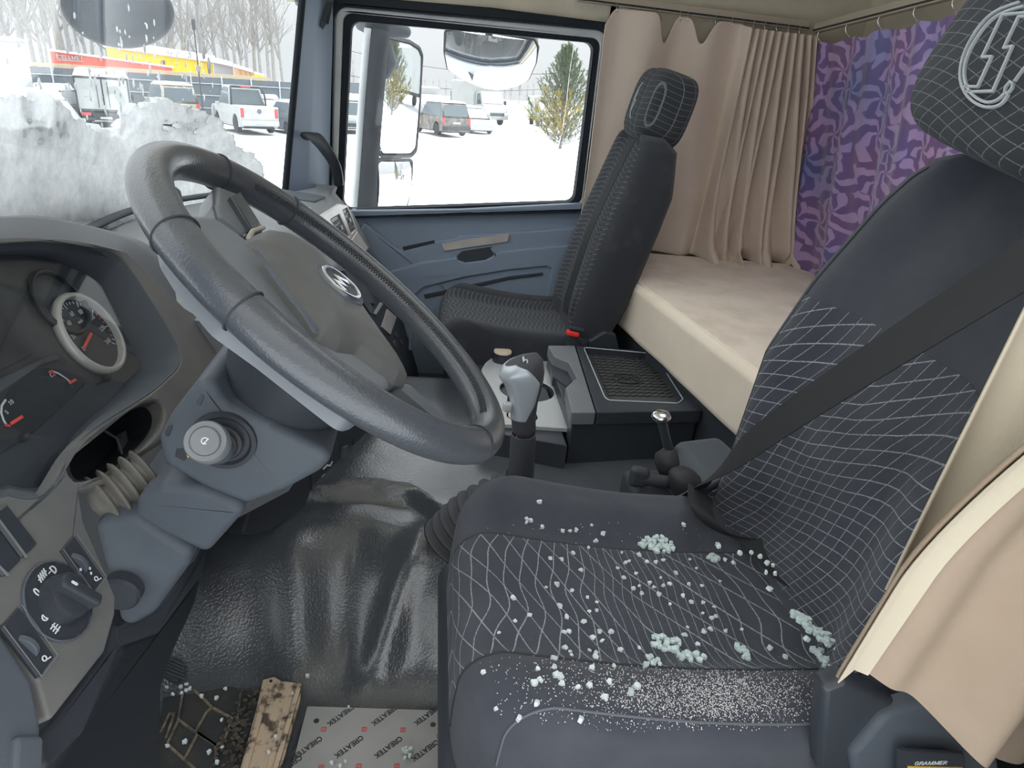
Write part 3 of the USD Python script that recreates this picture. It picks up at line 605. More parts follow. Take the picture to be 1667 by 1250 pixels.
for k, s in enumerate(('0', '20', '40', '60', '80', '100', '120', '140')):
    a = a0+(a1-a0)*k/7
    obj('numeral', text(cl, s, (.0325*math.cos(a), .0325*math.sin(a)), .0062, 0, .0005, O_+.0008, .8), 'dial_white', sf, smooth=False)
obj('unit_text', text(cl, 'km/h', (.002, .019), .0036, 0, .0004, O_+.0008), 'dial_white', sf, smooth=False)
an = a0-.05
obj('speedometer_needle', cl.put(prism(LineString([(-.006*math.cos(an)*0, 0), (.036*math.cos(an), .036*math.sin(an))]).buffer(.0018, cap_style=2), .0015, .0004), O_+.005), 'needle', sf, label='red needle of the speedometer')
gp = [(-90, 640), (-20, 600), (62, 580), (96, 582), (114, 592), (140, 624), (60, 700), (-30, 760)]
gpn = obj('gauge_panel', slab(cl, gp, .004, .001, .004, .004), 'dial', da)
obj('display', slab(cl, [(-120, 560), (-30, 470), (0, 492), (57, 570), (52, 578), (0, 604), (-60, 640)], .004, .001, .003, .005), 'dial', da)
obj('cluster_rib', slab(cl, [(0, 616), (60, 588), (92, 575), (100, 584), (70, 592), (0, 640), (-80, 690), (-80, 660)], .004, .0015, .002, .008), 'plastic', da)
obj('gauge_scale', line2(cl, cl.uvs([(80, 606), (86, 604), (96, 608), (108, 616), (115, 622)], .005), .0018, .0006, .0052), 'dial_white', gpn)
obj('gauge_scale', line2(cl, cl.uvs([(9, 651), (3, 660), (2, 672), (6, 684), (11, 692)], .005), .0022, .0006, .0052), 'dial_white', gpn)
obj('gauge_red_end', line2(cl, cl.uvs([(80, 606), (85, 604), (89, 611)], .005), .0026, .0006, .0056), 'print_red', gpn)
obj('gauge_red_end', line2(cl, cl.uvs([(9, 692), (15, 693)], .005), .0030, .0006, .0056), 'print_red', gpn)
obj('gauge_needle', line2(cl, cl.uvs([(112, 624), (123, 618)], .006), .0030, .001, .007, 2), 'needle', gpn)
obj('gauge_needle', line2(cl, cl.uvs([(17, 690), (36, 678)], .006), .0034, .001, .007, 2), 'needle', gpn)
for (s, p) in (('10', (17, 655)), ('5', (10, 671)), ('C', (83, 611))):
    obj('numeral', text(cl, s, cl.uv(*p, .005), .0045, 0, .0005, .0054), 'dial_white', gpn, smooth=False)
for p in ((167, 618), (31, 716)):
    u, v = cl.uv(*p); obj('stud', cl.put(revolve([(.0001, .012), (.003, .012), (.0042, .010), (.0042, .002)], 16, (u, v, 0)), 0), 'plastic_black', da, smooth=True)
u, v = cl.uv(112, 455)
obj('tachometer_shadow', cl.put(revolve([(.040, .003), (.041, .010), (.0455, .009), (.047, .003)], 48, (u-.056, v-.018, 0), closed=True), 0), 'plastic_black', da, smooth=True)  # dark ring piece built in place of the shadow of the tachometer ring
obj('cluster_lens', slab(cl, inner, .002, 0, .003, .019), 'lens', da)
# dark storage opening below the cluster
u = FA.uvs(cavity, H-.02); up = Polygon(u).buffer(.004)
obj('opening_back', FA.put(prism(up, .004, 0), -.06), 'plastic_black', da)
obj('opening_wall', FA.put(prism(up, .10, 0, [Polygon(u)]), H-.018), 'plastic_black', da)
obj('opening_bracket', slab(FA, [(197, 705), (206, 700), (212, 735), (198, 742)], .006, .001, 0, -.03), 'plastic_grey', da)
obj('opening_wire', tube([FA.pt(*FA.uv(168, 700, -.02), -.02), FA.pt(*FA.uv(185, 716, -.02), -.015), FA.pt(*FA.uv(200, 742, -.02), -.02)], .0018, 6), 'plastic_grey', da)
# switch panel
SW = H+.0005
for pp in ([(12, 818), (63, 884), (38, 908), (-14, 838)], [(-16, 842), (37, 910), (8, 938), (-50, 880)]):
    obj('switch_blank', slab(FA, pp, .006, .002, .002, SW+.003), 'plastic_black', da)
    obj('switch_edge', line2(FA, FA.uvs([pp[3], pp[2]], SW), .0022, .001, SW+.0035), 'plastic_grey', da)
uc = FA.uv(93, 979, H)
lsp = obj('light_switch_plate', FA.put(prism(Point(*uc).buffer(.0375, quad_segs=12), .004, .0012), H+.003), 'plastic_dark', da)
obj('light_switch_rim', ringon(FA, uc, .0365, .0385, .004, .0008, H+.0035), 'plastic', lsp)
KN = Frame(FA.pt(*uc, H), FA.n)
obj('light_switch_knob', KN.put(revolve([(.0001, .020), (.017, .020), (.0215, .017), (.0235, .004), (.0235, .002)], 40), 0), 'plastic_dark', lsp, smooth=40)
ka_ = np.array(KN.uv(130, 992))-np.array(KN.uv(83, 966)); ka_ = math.degrees(math.atan2(ka_[1], ka_[0]))
obj('light_switch_grip', rect(KN, (0, 0), .046, .013, ka_, .016, .004, .030, .004), 'plastic_dark', lsp)
obj('light_switch_mark', rect(KN, (-.012*math.cos(math.radians(ka_)), -.012*math.sin(math.radians(ka_))), .007, .0026, ka_, .001, 0, .0306, .001), 'dial_white', lsp)
def icon(name, px, fn): u = FA.uv(*px, SW); obj(name, [FA.put(m, H+.0042) for m in fn(u)], 'dial_white', da, smooth=False)
L2 = lambda pts, w=.0011: prism(LineString(pts).buffer(w/2, quad_segs=3), .0006, 0)
def circ(c, r, a=0, b=360, n=14): return [(c[0]+r*math.cos(math.radians(t)), c[1]+r*math.sin(math.radians(t))) for t in np.linspace(a, b, n)]
icon('headlamp_symbol', (81, 930), lambda u: [L2(circ(u, .0035, -90, 90)+[(u[0]-.001, u[1]+.0035), (u[0]-.001, u[1]-.0035), (u[0], u[1]-.0035)], .0013), L2([(u[0]-.006, u[1]+.001), (u[0]-.003, u[1]+.001)])])
icon('sidelight_symbol', (64, 939), lambda u: [L2([(u[0]+a, u[1]-.003), (u[0]+a+.003, u[1]+.003)], .0013) for a in (-.006, -.003, 0, .003)]+[L2([(u[0]-.006, u[1]), (u[0]+.006, u[1])], .0013)])
icon('off_symbol', (55, 966), lambda u: [L2([(u[0]+.0018*math.cos(t), u[1]+.0038*math.sin(t)) for t in np.linspace(0, 6.28, 16)], .0012)])
icon('dimmer_symbol', (131, 975), lambda u: [L2(circ(u, .0022))]+[L2([circ(u, .0034, t, t, 1)[0], circ(u, .005, t, t, 1)[0]]) for t in range(0, 360, 45)])
icon('foglamp_symbol', (68, 1007), lambda u: [L2(circ(u, .003, 90, 270)+[(u[0], u[1]+.003)]), L2([(u[0]+.001, u[1]-.003), (u[0]+.005, u[1]+.003)])])
icon('rear_fog_symbol', (85, 1024), lambda u: [L2([(u[0]-.004, u[1]+a), (u[0]+.004, u[1]+a)], .0014) for a in (-.003, 0, .003)]+[L2([(u[0], u[1]-.004), (u[0], u[1]+.004)])])
for pp, wl, dots, mark in (([(100, 896), (121, 871), (170, 940), (150, 967)], (127, 917), [(137, 919), (142, 927), (144, 935), (127, 929)], (152, 944)), ([(2, 1021), (32, 987), (90, 1068), (64, 1103)], (44, 1052), [(50, 1049), (54, 1056)], (67, 1074))):
    dpl = obj('dimmer_plate', slab(FA, pp, .004, .0012, .001, SW+.002), 'plastic_dark', da)
    obj('dimmer_outline', line2(FA, FA.uvs([pp[1], pp[2], pp[3], pp[0]], SW), .0009, .0006, SW+.0028), 'plastic_grey', dpl)
    u = FA.uv(*wl, SW)
    obj('dimmer_wheel', FA.put(turn(revolve([(.0001, -.003), (.013, -.003), (.014, -.002), (.014, .002), (.013, .003), (.0001, .003)], 28, (u[0], u[1], SW-.006), (1, 0, 0)), rot((0, 0, 1), 0))), 'plastic', dpl, smooth=40)
    for p in dots: q = FA.uv(*p, SW); obj('dimmer_dot', rect(FA, q, .003, .0022, 45, .0006, 0, SW+.0034, .0008), 'dial_white', dpl)
    icon('dimmer_symbol', mark, lambda u: [L2(circ(u, .0022)), L2([(u[0]+.002, u[1]-.003), (u[0]+.005, u[1]-.004)])])
obj('switch_panel_edge', slab(FA, [(189, 985), (203, 1045), (196, 1060), (140, 1190), (70, 1262), (60, 1200), (82, 1178), (172, 1062)], .03, .006, .003, H-.012), 'plastic_dark', da)
obj('door_side_trim', slab(FA, [(-80, 960), (0, 1020), (58, 1108), (72, 1180), (70, 1300), (-80, 1320)], .03, .008, .006, H+.004), 'plastic', da)
obj('door_side_step', slab(FA, [(28, 1196), (74, 1196), (70, 1330), (20, 1330)], .02, .004, .002, H+.010), 'plastic', da)
KP = Frame((.72, .42, 1.75), (.12, -.93, .34))
obj('knee_panel', slab(KP, [(190, 1030), (235, 1030), (262, 1010), (310, 950), (345, 872), (320, 985), (286, 1062), (266, 1120), (262, 1300), (40, 1320), (130, 1180), (200, 1060)], .03, .012, .004), 'plastic_dark', da, smooth=60)
obj('knee_panel_edge', slab(KP, [(190, 1022), (232, 1006), (262, 985), (310, 930), (352, 850), (332, 935), (262, 1030), (196, 1052)], .03, .008, .003, .012), 'plastic', da, smooth=60)
# centre console under the dash, beside the column
CP = Frame((1.30, .30, 1.80), (-.35, -.93, .1))
obj('lower_console', slab(CP, [(395, 872), (430, 760), (545, 640), (640, 640), (642, 738), (505, 822), (438, 868)], .08, .008, .004), 'plastic_dark', da, smooth=40)
obj('console_panel', slab(CP, [(505, 735), (548, 712), (556, 742), (553, 782), (508, 806)], .004, .001, .002, .004), 'plastic_black', da)
obj('console_divider', slab(CP, [(560, 728), (568, 724), (562, 780), (553, 786)], .008, .002, 0, .010), 'plastic', da)
obj('console_shelf', slab(CP, [(575, 715), (606, 700), (622, 712), (578, 742)], .004, .001, .001, .003), 'plastic_black', da)
q = CP.uvs([(525, 776), (540, 765), (528, 771), (527, 763), (533, 757), (538, 758), (541, 752)], .006)
obj('console_symbol', [CP.put(prism(LineString(q[:2]).buffer(.0022), .001, 0), .006), CP.put(prism(LineString(q[3:]).buffer(.0022), .001, 0), .006)], 'dial_white', da, smooth=False)

# ---------------------------------------------------------------- steering wheel
ti, ya = math.radians(52.11), math.radians(5.58)
FW = Frame((.770, .0949, 2.2953), (math.sin(ya)*math.cos(ti), -math.cos(ya)*math.cos(ti), math.sin(ti)))
R_ = .2247
sw = thing('steering_wheel', 'black leather steering wheel with stitched rim and oval chrome emblem', 'steering wheel')
th = np.linspace(0, 2*np.pi, 120, endpoint=False)
circ3 = lambda r, w=0.0, t=th: np.array([FW.pt(r*math.cos(a), r*math.sin(a), w) for a in t])
rimp = obj('rim', tube(circ3(R_), np.stack([np.full(120, .0198), np.full(120, .0205)], 1), 20, closed=True, up=FW.n), 'leather', sw, smooth=True)
def ang(px, py): u, v = FW.uv(px, py); return math.atan2(v, u)
for p in ((255, 372), (391, 507), (455, 320), (765, 715), (335, 262)):
    a = ang(*p); c = FW.pt(R_*math.cos(a), R_*math.sin(a)); rd = FW.ex*math.cos(a)+FW.ey*math.sin(a)
    t = np.linspace(0, 2*np.pi, 28, endpoint=False)
    obj('rim_seam', tube([c+.0202*(np.cos(k)*rd+np.sin(k)*FW.n*1.04) for k in t], .0011, 6, closed=True), 'thread', rimp, smooth=True)
st = []
aa, ab = ang(430, 340), ang(790, 690)
if ab > aa: ab -= 2*np.pi
for a in np.linspace(aa, ab, 120):
    rd = FW.ex*math.cos(a)+FW.ey*math.sin(a); tg = -FW.ex*math.sin(a)+FW.ey*math.cos(a); c = FW.pt(R_*math.cos(a), R_*math.sin(a))
    k = math.radians(150); f_ = lambda kk, s: c+.0206*(math.cos(kk)*rd+math.sin(kk)*FW.n)+tg*s
    for s in (-1, 1): st.append(tube([f_(k-.20, s*.0022), f_(k, -s*.0008), f_(k+.20, -s*.0026)], .0007, 4))
obj('stitching', st, 'thread', rimp, kind='stuff', smooth=True, label='black zigzag stitching along the inside of the rim')
hub = [(304, 342), (345, 345), (402, 386), (430, 400), (560, 520), (600, 575), (655, 617), (622, 640), (606, 643), (560, 606), (470, 533), (400, 480), (338, 408), (312, 370)]
obj('hub_cover', slab(FW, hub, .046, .012, .006, .0135), 'hub_grey', sw, smooth=60)
padp = [(404, 388), (410, 378), (428, 371), (450, 374), (500, 400), (522, 420), (575, 482), (628, 558), (655, 596), (668, 620), (650, 618), (620, 598), (583, 570), (556, 566), (520, 548), (470, 486), (425, 425)]
pu = roundpoly(FW.uvs(padp, .02), .006)
def dome(poly, w0, hgt, step=.006):
    """A pad domed towards its middle."""
    pts = np.vstack([np.array(poly.buffer(-d).segmentize(.006).exterior.coords)[:-1] for d in np.arange(0.0, .06, step) if poly.buffer(-d).geom_type == 'Polygon' and poly.buffer(-d).area > 2e-5])
    d = np.array([poly.exterior.distance(Point(p)) for p in pts]); h = hgt*np.sqrt(np.clip(1-(1-np.clip(d/.045, 0, 1))**2, 0, 1))
    from scipy.spatial import Delaunay
    t = Delaunay(pts).simplices; t = t[[poly.contains(Point(pts[k].mean(0))) for k in t]]
    a, b, c = pts[t[:, 0]], pts[t[:, 1]], pts[t[:, 2]]; s = (b[:, 0]-a[:, 0])*(c[:, 1]-a[:, 1])-(b[:, 1]-a[:, 1])*(c[:, 0]-a[:, 0])
    t[s < 0] = t[s < 0][:, ::-1]
    return np.c_[pts, w0+h], t
dm = dome(pu, .012, .022)
apd_ = obj('airbag_pad', [FW.put(prism(pu, .02, 0), .012), FW.put(dm)], 'pad', sw, smooth=50)
obj('pad_seam', tube([FW.pt(*FW.uv(*p, .013), .0135) for p in [(428, 371), (411, 377), (404, 388), (425, 425), (470, 486), (520, 548), (556, 566)]], .0028, 8), 'seam_cream', apd_, smooth=True, label='dusty cream seam around the airbag pad')
obj('pad_seam', tube([FW.pt(*FW.uv(*p, .013), .0135) for p in [(556, 566), (583, 570), (620, 597), (648, 615)]], .0022, 8), 'chrome', apd_, smooth=True)
def padh(px, py):
    u, v = FW.uv(px, py, .03); d = pu.exterior.distance(Point(u, v)); return u, v, .012+.022*math.sqrt(max(0, 1-(1-min(d/.045, 1))**2))
gr = [padh(*p) for p in ((418, 405), (440, 430), (470, 470), (500, 510), (524, 530))]
obj('pad_groove', tube([FW.pt(u, v, w+.0002) for u, v, w in gr], np.stack([np.full(5, .0055), np.full(5, .0010)], 1), 8, up=np.cross(FW.n, unit(FW.pt(*gr[-1])-FW.pt(*gr[0])))), 'plastic', apd_, smooth=True)
ue = padh(549, 468); EM = Frame(FW.pt(*ue[:2], ue[2]), FW.n, FW.ex)
el = lambda a, b, n=40: [(a*math.cos(t), b*math.sin(t)) for t in np.linspace(0, 2*np.pi, n, endpoint=False)]
obj('emblem_base', EM.put(prism(Polygon(el(.033, .030)), .006, .001), .001), 'plastic', apd_)
obj('emblem', [EM.put(prism(Polygon(el(.028, .0245)), .004, .001, [Polygon(el(.0235, .020))]), .0045), EM.put(prism(Polygon([(-.021, -.006), (-.010, .010), (-.002, .001), (.006, .011), (.021, -.005), (.012, -.010), (.005, .001), (-.002, -.009), (-.010, .000), (-.014, -.009)]), .003, .001), .004)], 'chrome', apd_, label='oval chrome emblem with a zigzag bar')
obj('upper_spoke', slab(FW, [(352, 300), (398, 318), (420, 352), (432, 372), (408, 380), (398, 386), (356, 352), (350, 330)], .03, .006, .003, .004), 'leather_smooth', sw, smooth=60)
obj('upper_spoke_trim', slab(FW, [(376, 318), (392, 312), (424, 362), (410, 372)], .008, .002, .001, .011), 'plastic_black', sw)
obj('left_spoke', slab(FW, [(268, 300), (296, 296), (306, 344), (318, 374), (300, 372), (276, 345)], .03, .006, .003, -.004), 'leather_smooth', sw, smooth=60)
obj('lower_spoke', slab(FW, [(612, 640), (648, 617), (668, 622), (742, 690), (760, 704), (735, 706), (690, 690)], .03, .008, .003, .004), 'leather_smooth', sw, smooth=60)
obj('lower_spoke_trim', slab(FW, [(634, 640), (648, 628), (700, 672), (722, 688), (702, 688)], .008, .003, .001, .011), 'plastic_black', sw)
obj('hub_shroud', FW.put(revolve([(.0001, -.14), (.062, -.14), (.075, -.11), (.082, -.075), (.086, -.045), (.086, -.040), (.0001, -.040)], 40, (-.015, -.01, 0)), 0), 'plastic_dark', sw, smooth=40)

# ---------------------------------------------------------------- steering column
def FX(x): return Frame((x, 0, 0), (-1, 0, 0), (0, -1, 0))
sc = thing('steering_column', 'dark grey plastic steering column housing under the steering wheel', 'steering column')
side = [(372, 574), (352, 600), (355, 640), (372, 660), (440, 690), (547, 744), (520, 770), (460, 802), (400, 824), (330, 796), (264, 757), (256, 715), (275, 678), (330, 610)]
obj('upper_shroud', slab(FX(.672), side, .20, .010, .006), 'plastic', sc, smooth=40)
for p in ((324, 652), (272, 702)):
    u, v = FX(.672).uv(*p); obj('screw_hole', slab(FX(.6715), [(p[0]-2, p[1]+9), (p[0]-4, p[1]+2), (p[0]+4, p[1]-10), (p[0]+9, p[1]-9), (p[0]+6, p[1]+1), (p[0]+3, p[1]+8)], .002, .0005, .0015), 'plastic_black', sc)
u, v = FX(.672).uv(365, 716); S1 = Frame(FX(.672).pt(u, v, 0), (-1, 0, 0), (0, -1, 0))
obj('stalk_socket', S1.put(revolve([(.0001, .001), (.026, .001), (.029, .004), (.0335, .004), (.0345, -.004)], 40)), 'plastic_dark', sc, smooth=40)
obj('socket_gaiter', [S1.put(revolve([(.019-.002*k, .003+.007*k), (.021-.002*k, .006+.007*k), (.019-.002*k, .009+.007*k)], 32, (-.002*k, .0015*k, 0))) for k in range(4)], 'rubber', sc, smooth=True)
obj('lock_slot', slab(FX(.6715), [(286, 730), (302, 728), (308, 742), (300, 752), (284, 744)], .003, .001, .002), 'plastic_dark', sc)
obj('lock_pin', slab(FX(.669), [(303, 741), (309, 739), (311, 743), (305, 747)], .004, .001, .001), 'amber', sc)
sk = thing('column_stalk', 'grey rotary control stalk with a pale round end button on the column', 'control stalk')
tip = at(334, 718, x=.602); base_ = FX(.672).pt(u, v, .02); dv = unit(tip-base_)
obj('stalk_stem', tube([base_, tip-dv*.012], .0155, 20), 'plastic', sk, smooth=30)
obj('stalk_head', revolve([(.0001, -.022), (.019, -.022), (.0205, -.018), (.0205, -.004), (.019, 0), (.0145, 0), (.0145, -.001), (.0001, -.001)], 36, tip, dv), 'plastic_grey', sk, smooth=35)
obj('stalk_button', revolve([(.0001, .002), (.0125, .002), (.0135, .0008), (.0135, -.002)], 32, tip, dv), 'plastic_grey', sk, smooth=35)
ST = Frame(tip+dv*.0022, dv, (0, -1, 0))
obj('stalk_symbol', [ST.put(L2(circ((0, 0), .003, 20, 300), .0009)), ST.put(L2([(-.001, -.003), (.003, .002)], .0009))], 'dial_white', sk, smooth=False)
obj('lower_shroud', slab(FX(.668), [(222, 812), (262, 790), (330, 796), (400, 826), (392, 842), (336, 905), (215, 850)], .17, .010, .004), 'plastic', sc, smooth=40)
obj('column_foot', slab(FX(.660), [(150, 858), (166, 846), (226, 846), (312, 902), (306, 925), (250, 1002), (196, 1032), (188, 985), (162, 905)], .16, .010, .004), 'plastic', sc, smooth=40)
obj('column_neck', slab(FX(.69), [(200, 840), (330, 880), (310, 930), (190, 900)], .12, .01, .004), 'plastic_dark', sc, smooth=60)
u, v = FX(.648).uv(196, 965); obj('foot_cap', FX(.648).put(revolve([(.0001, .006), (.019, .006), (.022, .003), (.022, -.01)], 32, (u, v, 0)), 0), 'plastic_dark', sc, smooth=40)
bg = thing('column_gaiter', 'dusty pale grey ribbed rubber gaiter behind the steering column', 'gaiter')
rg = []
A, B = at(150, 828, x=.685), at(240, 772, x=.73)
for t in np.linspace(0, 1, 33):
    rr = (.030+.008*np.cos(t*2*np.pi*5))*float(sstep(t, -.03, .12))
    d = unit(B-A); c = A+(B-A)*t; e1 = unit(np.cross(d, (1, 0, 0))); e2 = np.cross(d, e1)
    rg.append([c+rr*(np.cos(k)*e1*.9+np.sin(k)*e2) for k in np.linspace(0, 2*np.pi, 28, endpoint=False)])
obj('ribbed_sleeve', loft(rg), 'bellows', bg, smooth=True)
# ---------------------------------------------------------------- seats
def seat_cushion(xc, y0, zt, W=.25, Lb=.53, nx=61, npf=110):
    """Grid [x, profile] of a cushion with side bolsters; profile runs from the front underside over the top to the back."""
    base = roundpoly(sbox(-Lb, -.155, 0, 0), .001)
    G = np.zeros((nx, npf, 3)); xs = np.sin(np.linspace(-np.pi/2, np.pi/2, nx)*.93)/np.sin(np.pi/2*.93)*W
    for i, x in enumerate(xs):
        e = 1-math.sqrt(max(0, 1-max(0, (abs(x)-(W-.035))/.035)**2)); d = .036*e
        fc_ = .085*(1-math.sqrt(max(0, 1-min(1, max(0, (abs(x)-(W-.13))/.13))**2)))          # corners rounded in plan
        bol = .030*float(sstep(abs(x), .11, .185)); t = bol
        fr, bt, rf, rb = -d-fc_, -.155+d, .055, .03
        pts = [(fr-.01, bt)]+[(fr+.004*math.sin(k*3.14), bt+(t-d-rf-bt)*k) for k in np.linspace(.05, 1, 18)]
        pts += [(fr-rf+rf*math.cos(a), t-d-rf+rf*math.sin(a)) for a in np.linspace(.06, np.pi/2, 18)]
        pts += [(fr-rf-(Lb-rf-rb-d-d-fc_)*k, t-d-.028*k-.012*math.sin(k*3.1)) for k in np.linspace(.02, 1, 48)]
        yb = -Lb+d
        pts += [(yb+rb-rb*math.sin(a), t-d-.028-rb+rb*math.cos(a)) for a in np.linspace(.1, np.pi/2, 8)]+[(yb, bt)]
        pts = np.array(pts); L = np.r_[0, np.cumsum(np.linalg.norm(np.diff(pts, axis=0), axis=1))]
        q = np.linspace(0, L[-1], npf); G[i] = np.c_[np.full(npf, xc+x), y0+np.interp(q, L, pts[:, 0]), zt+np.interp(q, L, pts[:, 1])]
    return G
def closed_loft(G): return loft(G)
def subsheet(G, xr, jr, off, th, uvf):
    """A panel lying on part of a grid: xr, jr index ranges."""
    N = gridnormals(G); N = N*np.sign((N[G.shape[0]//2, G.shape[1]//2] @ V(0, .2, 1)))
    P = (G+N*off)[xr[0]:xr[1], jr[0]:jr[1]]; Nn = N[xr[0]:xr[1], jr[0]:jr[1]]
    return sheet(P, th, uvf(P, arcs(G)[jr[0]:jr[1]][None]), Nn)
def backrest(xc, yz, Wf, th_f, curve, nz=50, nk=72, dish=.045):
    """Rings up the backrest. yz(h): front y at height; Wf(h): half width; th_f(h): thickness."""
    G = np.zeros((len(curve), nk, 3))
    hs = curve
    for i, z in enumerate(hs):
        w, t, yf_ = Wf(z), th_f(z), yz(z)
        a = np.linspace(0, 2*np.pi, nk, endpoint=False)+np.pi/2
        c, s = np.cos(a), np.sin(a)
        xx = w*np.sign(c)*np.abs(c)**.55; dd = t/2*np.sign(s)*np.abs(s)**.6
        dishing = dish*(1-sstep(np.abs(xx)/w, .38, .80))*np.clip(s, 0, 1)**.4*min(1.0, w/.18)
        G[i] = np.c_[xc+xx, yf_-t/2+dd-dishing, np.full(nk, z)]
    return G
# --- driver's seat
ds = thing('driver_seat', 'black driver seat in the foreground with pale net pattern and glass on its cushion', 'seat')
CG = seat_cushion(.752, -.060, 1.915, Lb=.50)
cush = obj('cushion', closed_loft(CG), 'fabric', ds, smooth=True)
def arcs(G): L = np.r_[0, np.cumsum(np.linalg.norm(np.diff(G[30], axis=0), axis=1))]; return L-np.interp(1, [0, 1], [0, L[int(np.argmax(G[30, :, 2]))]])
def uv_cushion(P, A):
    arc = A+0*P[..., 0]; v = P[..., 0]-.752
    dens = np.interp(arc, [-.1, .05, .14, .22, .34, .5], [-4.5, 1.5, 5.5, 11.5, 21.0, 27])
    return np.stack([dens-v*7*np.clip(1-arc/.25, 0, 1)+.26*np.sin(v*36+arc*14)+.10*np.sin(v*74+2), np.interp(arc, [-.1, .2, .5], [-3.2, 6, 11.5])+v*16+.12*np.sin(v*40+arc*30)], -1)
js = [k for k in range(110) if CG[30, k, 2] > 1.80 and k < 104]
m, uvp = subsheet(CG, (18, 40), (js[0], js[-1]+1), .0012, .003, uv_cushion)
obj('cushion_panel', m, 'seat_net', cush, smooth=True, uv=uvp, label='cushion centre panel with wavy pale net lines')
for i in (18, 39):
    obj('cushion_seam', tube(CG[i, js[0]:js[-1]+1]+V(0, 0, .0006), .0016, 6), 'thread', cush, smooth=True)
obj('side_seam', tube(CG[6, 14:100]+V(-.0004, 0, .0004), .0016, 6), 'scuff', cush, smooth=True)
fy = lambda z: np.interp(z, [1.80, 1.9, 2.0, 2.19, 2.31, 2.44, 2.505, 2.6], [-.482, -.492, -.503, -.518, -.562, -.628, -.668, -.71])
bw = lambda z: np.interp(z, [1.80, 1.86, 1.95, 2.2, 2.33, 2.43, 2.475, 2.502, 2.512], [.21, .245, .256, .256, .246, .232, .215, .185, .14])
bth = lambda z: np.interp(z, [1.80, 1.9, 2.2, 2.44, 2.49, 2.512], [.12, .16, .16, .12, .10, .05])
zs = np.r_[np.linspace(1.80, 2.44, 44), np.linspace(2.45, 2.512, 12)]
BG = backrest(.755, fy, bw, bth, zs)
backr = obj('backrest', closed_loft(BG), 'fabric', ds, smooth=True)
BGc = np.concatenate([BG[:, -20:], BG[:, :21]], 1)           # the front face, centre column 20
zi = [k for k, z in enumerate(zs) if 1.90 < z < 2.30]
def uv_back(P):
    z, x = P[..., 2], P[..., 0]; v = x-.755
    return np.stack([np.interp(z, [1.85, 1.98, 2.1, 2.2, 2.34], [0, 12, 19, 23.5, 28.5])+.34*np.sin(v*22+z*9)+v*18, v*46+z*18+.34*np.sin(z*26)], -1)
m, uvp = sheet((BGc+V(0, .0014, 0))[zi[0]:zi[-1]+1, 11:30], .003, uv_back(BGc[zi[0]:zi[-1]+1, 11:30]), V(0, 1, .3))
obj('backrest_panel', m, 'seat_net', backr, smooth=True, uv=uvp, label='backrest centre panel with pale net lines')
for k in (11, 29):
    obj('backrest_seam', tube(BGc[8:52, k]+V(0, .0008, 0), .0016, 6), 'thread', backr, smooth=True)
# headrest: a wide, deep block leaning back a little
HRf = Frame((.75, -.605, 2.641), (0, .955, .29), (-1, 0, -.17))
def headblock(w, h, t, n=3.0, nz=28, nk=56):
    G = []
    for q in np.linspace(-np.pi/2, np.pi/2, nz)*.985:
        s = np.sign(np.sin(q))*abs(np.sin(q))**.62; k = max(1e-3, np.cos(q))**.42
        a = np.linspace(0, 2*np.pi, nk, endpoint=False)+np.pi/2
        G.append(np.c_[w*k*np.sign(np.cos(a))*np.abs(np.cos(a))**.5, np.full(nk, h*s), t/2*k**.8*np.sign(np.sin(a))*np.abs(np.sin(a))**.6-t/2])
    return np.array(G)
HG = headblock(.183, .122, .12)
hv = HRf.O+HG[..., 0:1]*HRf.ex+HG[..., 1:2]*HRf.ey+HG[..., 2:3]*HRf.n
mm, ff = loft(hv); uvh = np.vstack([np.stack([HG[..., 1]*72+.5*np.sin(HG[..., 0]*20)+HG[..., 0]*6, HG[..., 0]*36-HG[..., 1]*30+.3*np.sin(HG[..., 1]*30)], -1).reshape(-1, 2), [[0.5, 0.5]]*2])
headr = obj('headrest', (mm, ff), 'headrest_net', ds, smooth=True, uv=uvh, label='large headrest with a pale net pattern')
zf = lambda px: [(*HRf.uv(px_/2.84+1080, py_/2.84, .002), .0015) for px_, py_ in px]
def strokes(pts, w=.0030): return HRf.put(prism(LineString([p[:2] for p in zf(pts)]).buffer(w/2, quad_segs=4), .0035, .0005), .0030)
el1 = spline([(1640, 10), (1520, 60), (1420, 180), (1372, 310), (1380, 400), (1440, 475), (1500, 495), (1560, 478), (1590, 440)], 40)
el2 = spline([(1660, 28), (1535, 75), (1437, 190), (1390, 310), (1398, 390), (1450, 455), (1505, 472), (1550, 455), (1580, 425)], 40)
obj('headrest_emblem', [strokes(el1), strokes(el2), strokes([(1700, 55), (1565, 66), (1472, 262), (1516, 260), (1450, 400), (1392, 398)]), strokes([(1395, 424), (1520, 420), (1612, 212), (1572, 220), (1640, 75), (1700, 72)]),
    strokes([(1580, 400), (1600, 376), (1614, 384), (1610, 405), (1590, 432), (1576, 424), (1580, 400)], .0025), strokes([(1624, 370), (1660, 320), (1720, 250)], .0025)], 'white_thread', headr, smooth=False, label='white embroidered round emblem with an angular double bar')
obj('seat_base', rbox((.752, -.30, 1.64), (.46, .46, .24), .03), 'plastic_black', ds)
obj('seat_skirt', rbox((.752, -.29, 1.735), (.47, .49, .07), .025), 'plastic_dark', ds)
obj('side_shield', slab(FX(.478), [(1385, 1230), (1440, 1165), (1520, 1140), (1620, 1185), (1640, 1330), (1400, 1330)], .02, .008, .02), 'plastic', ds, smooth=50)
obj('recliner_cover', slab(FX(.487), [(1340, 1120), (1380, 1105), (1470, 1150), (1440, 1230), (1360, 1300), (1330, 1250)], .02, .008, .01), 'plastic_black', ds, smooth=50)
FL = FX(.462)
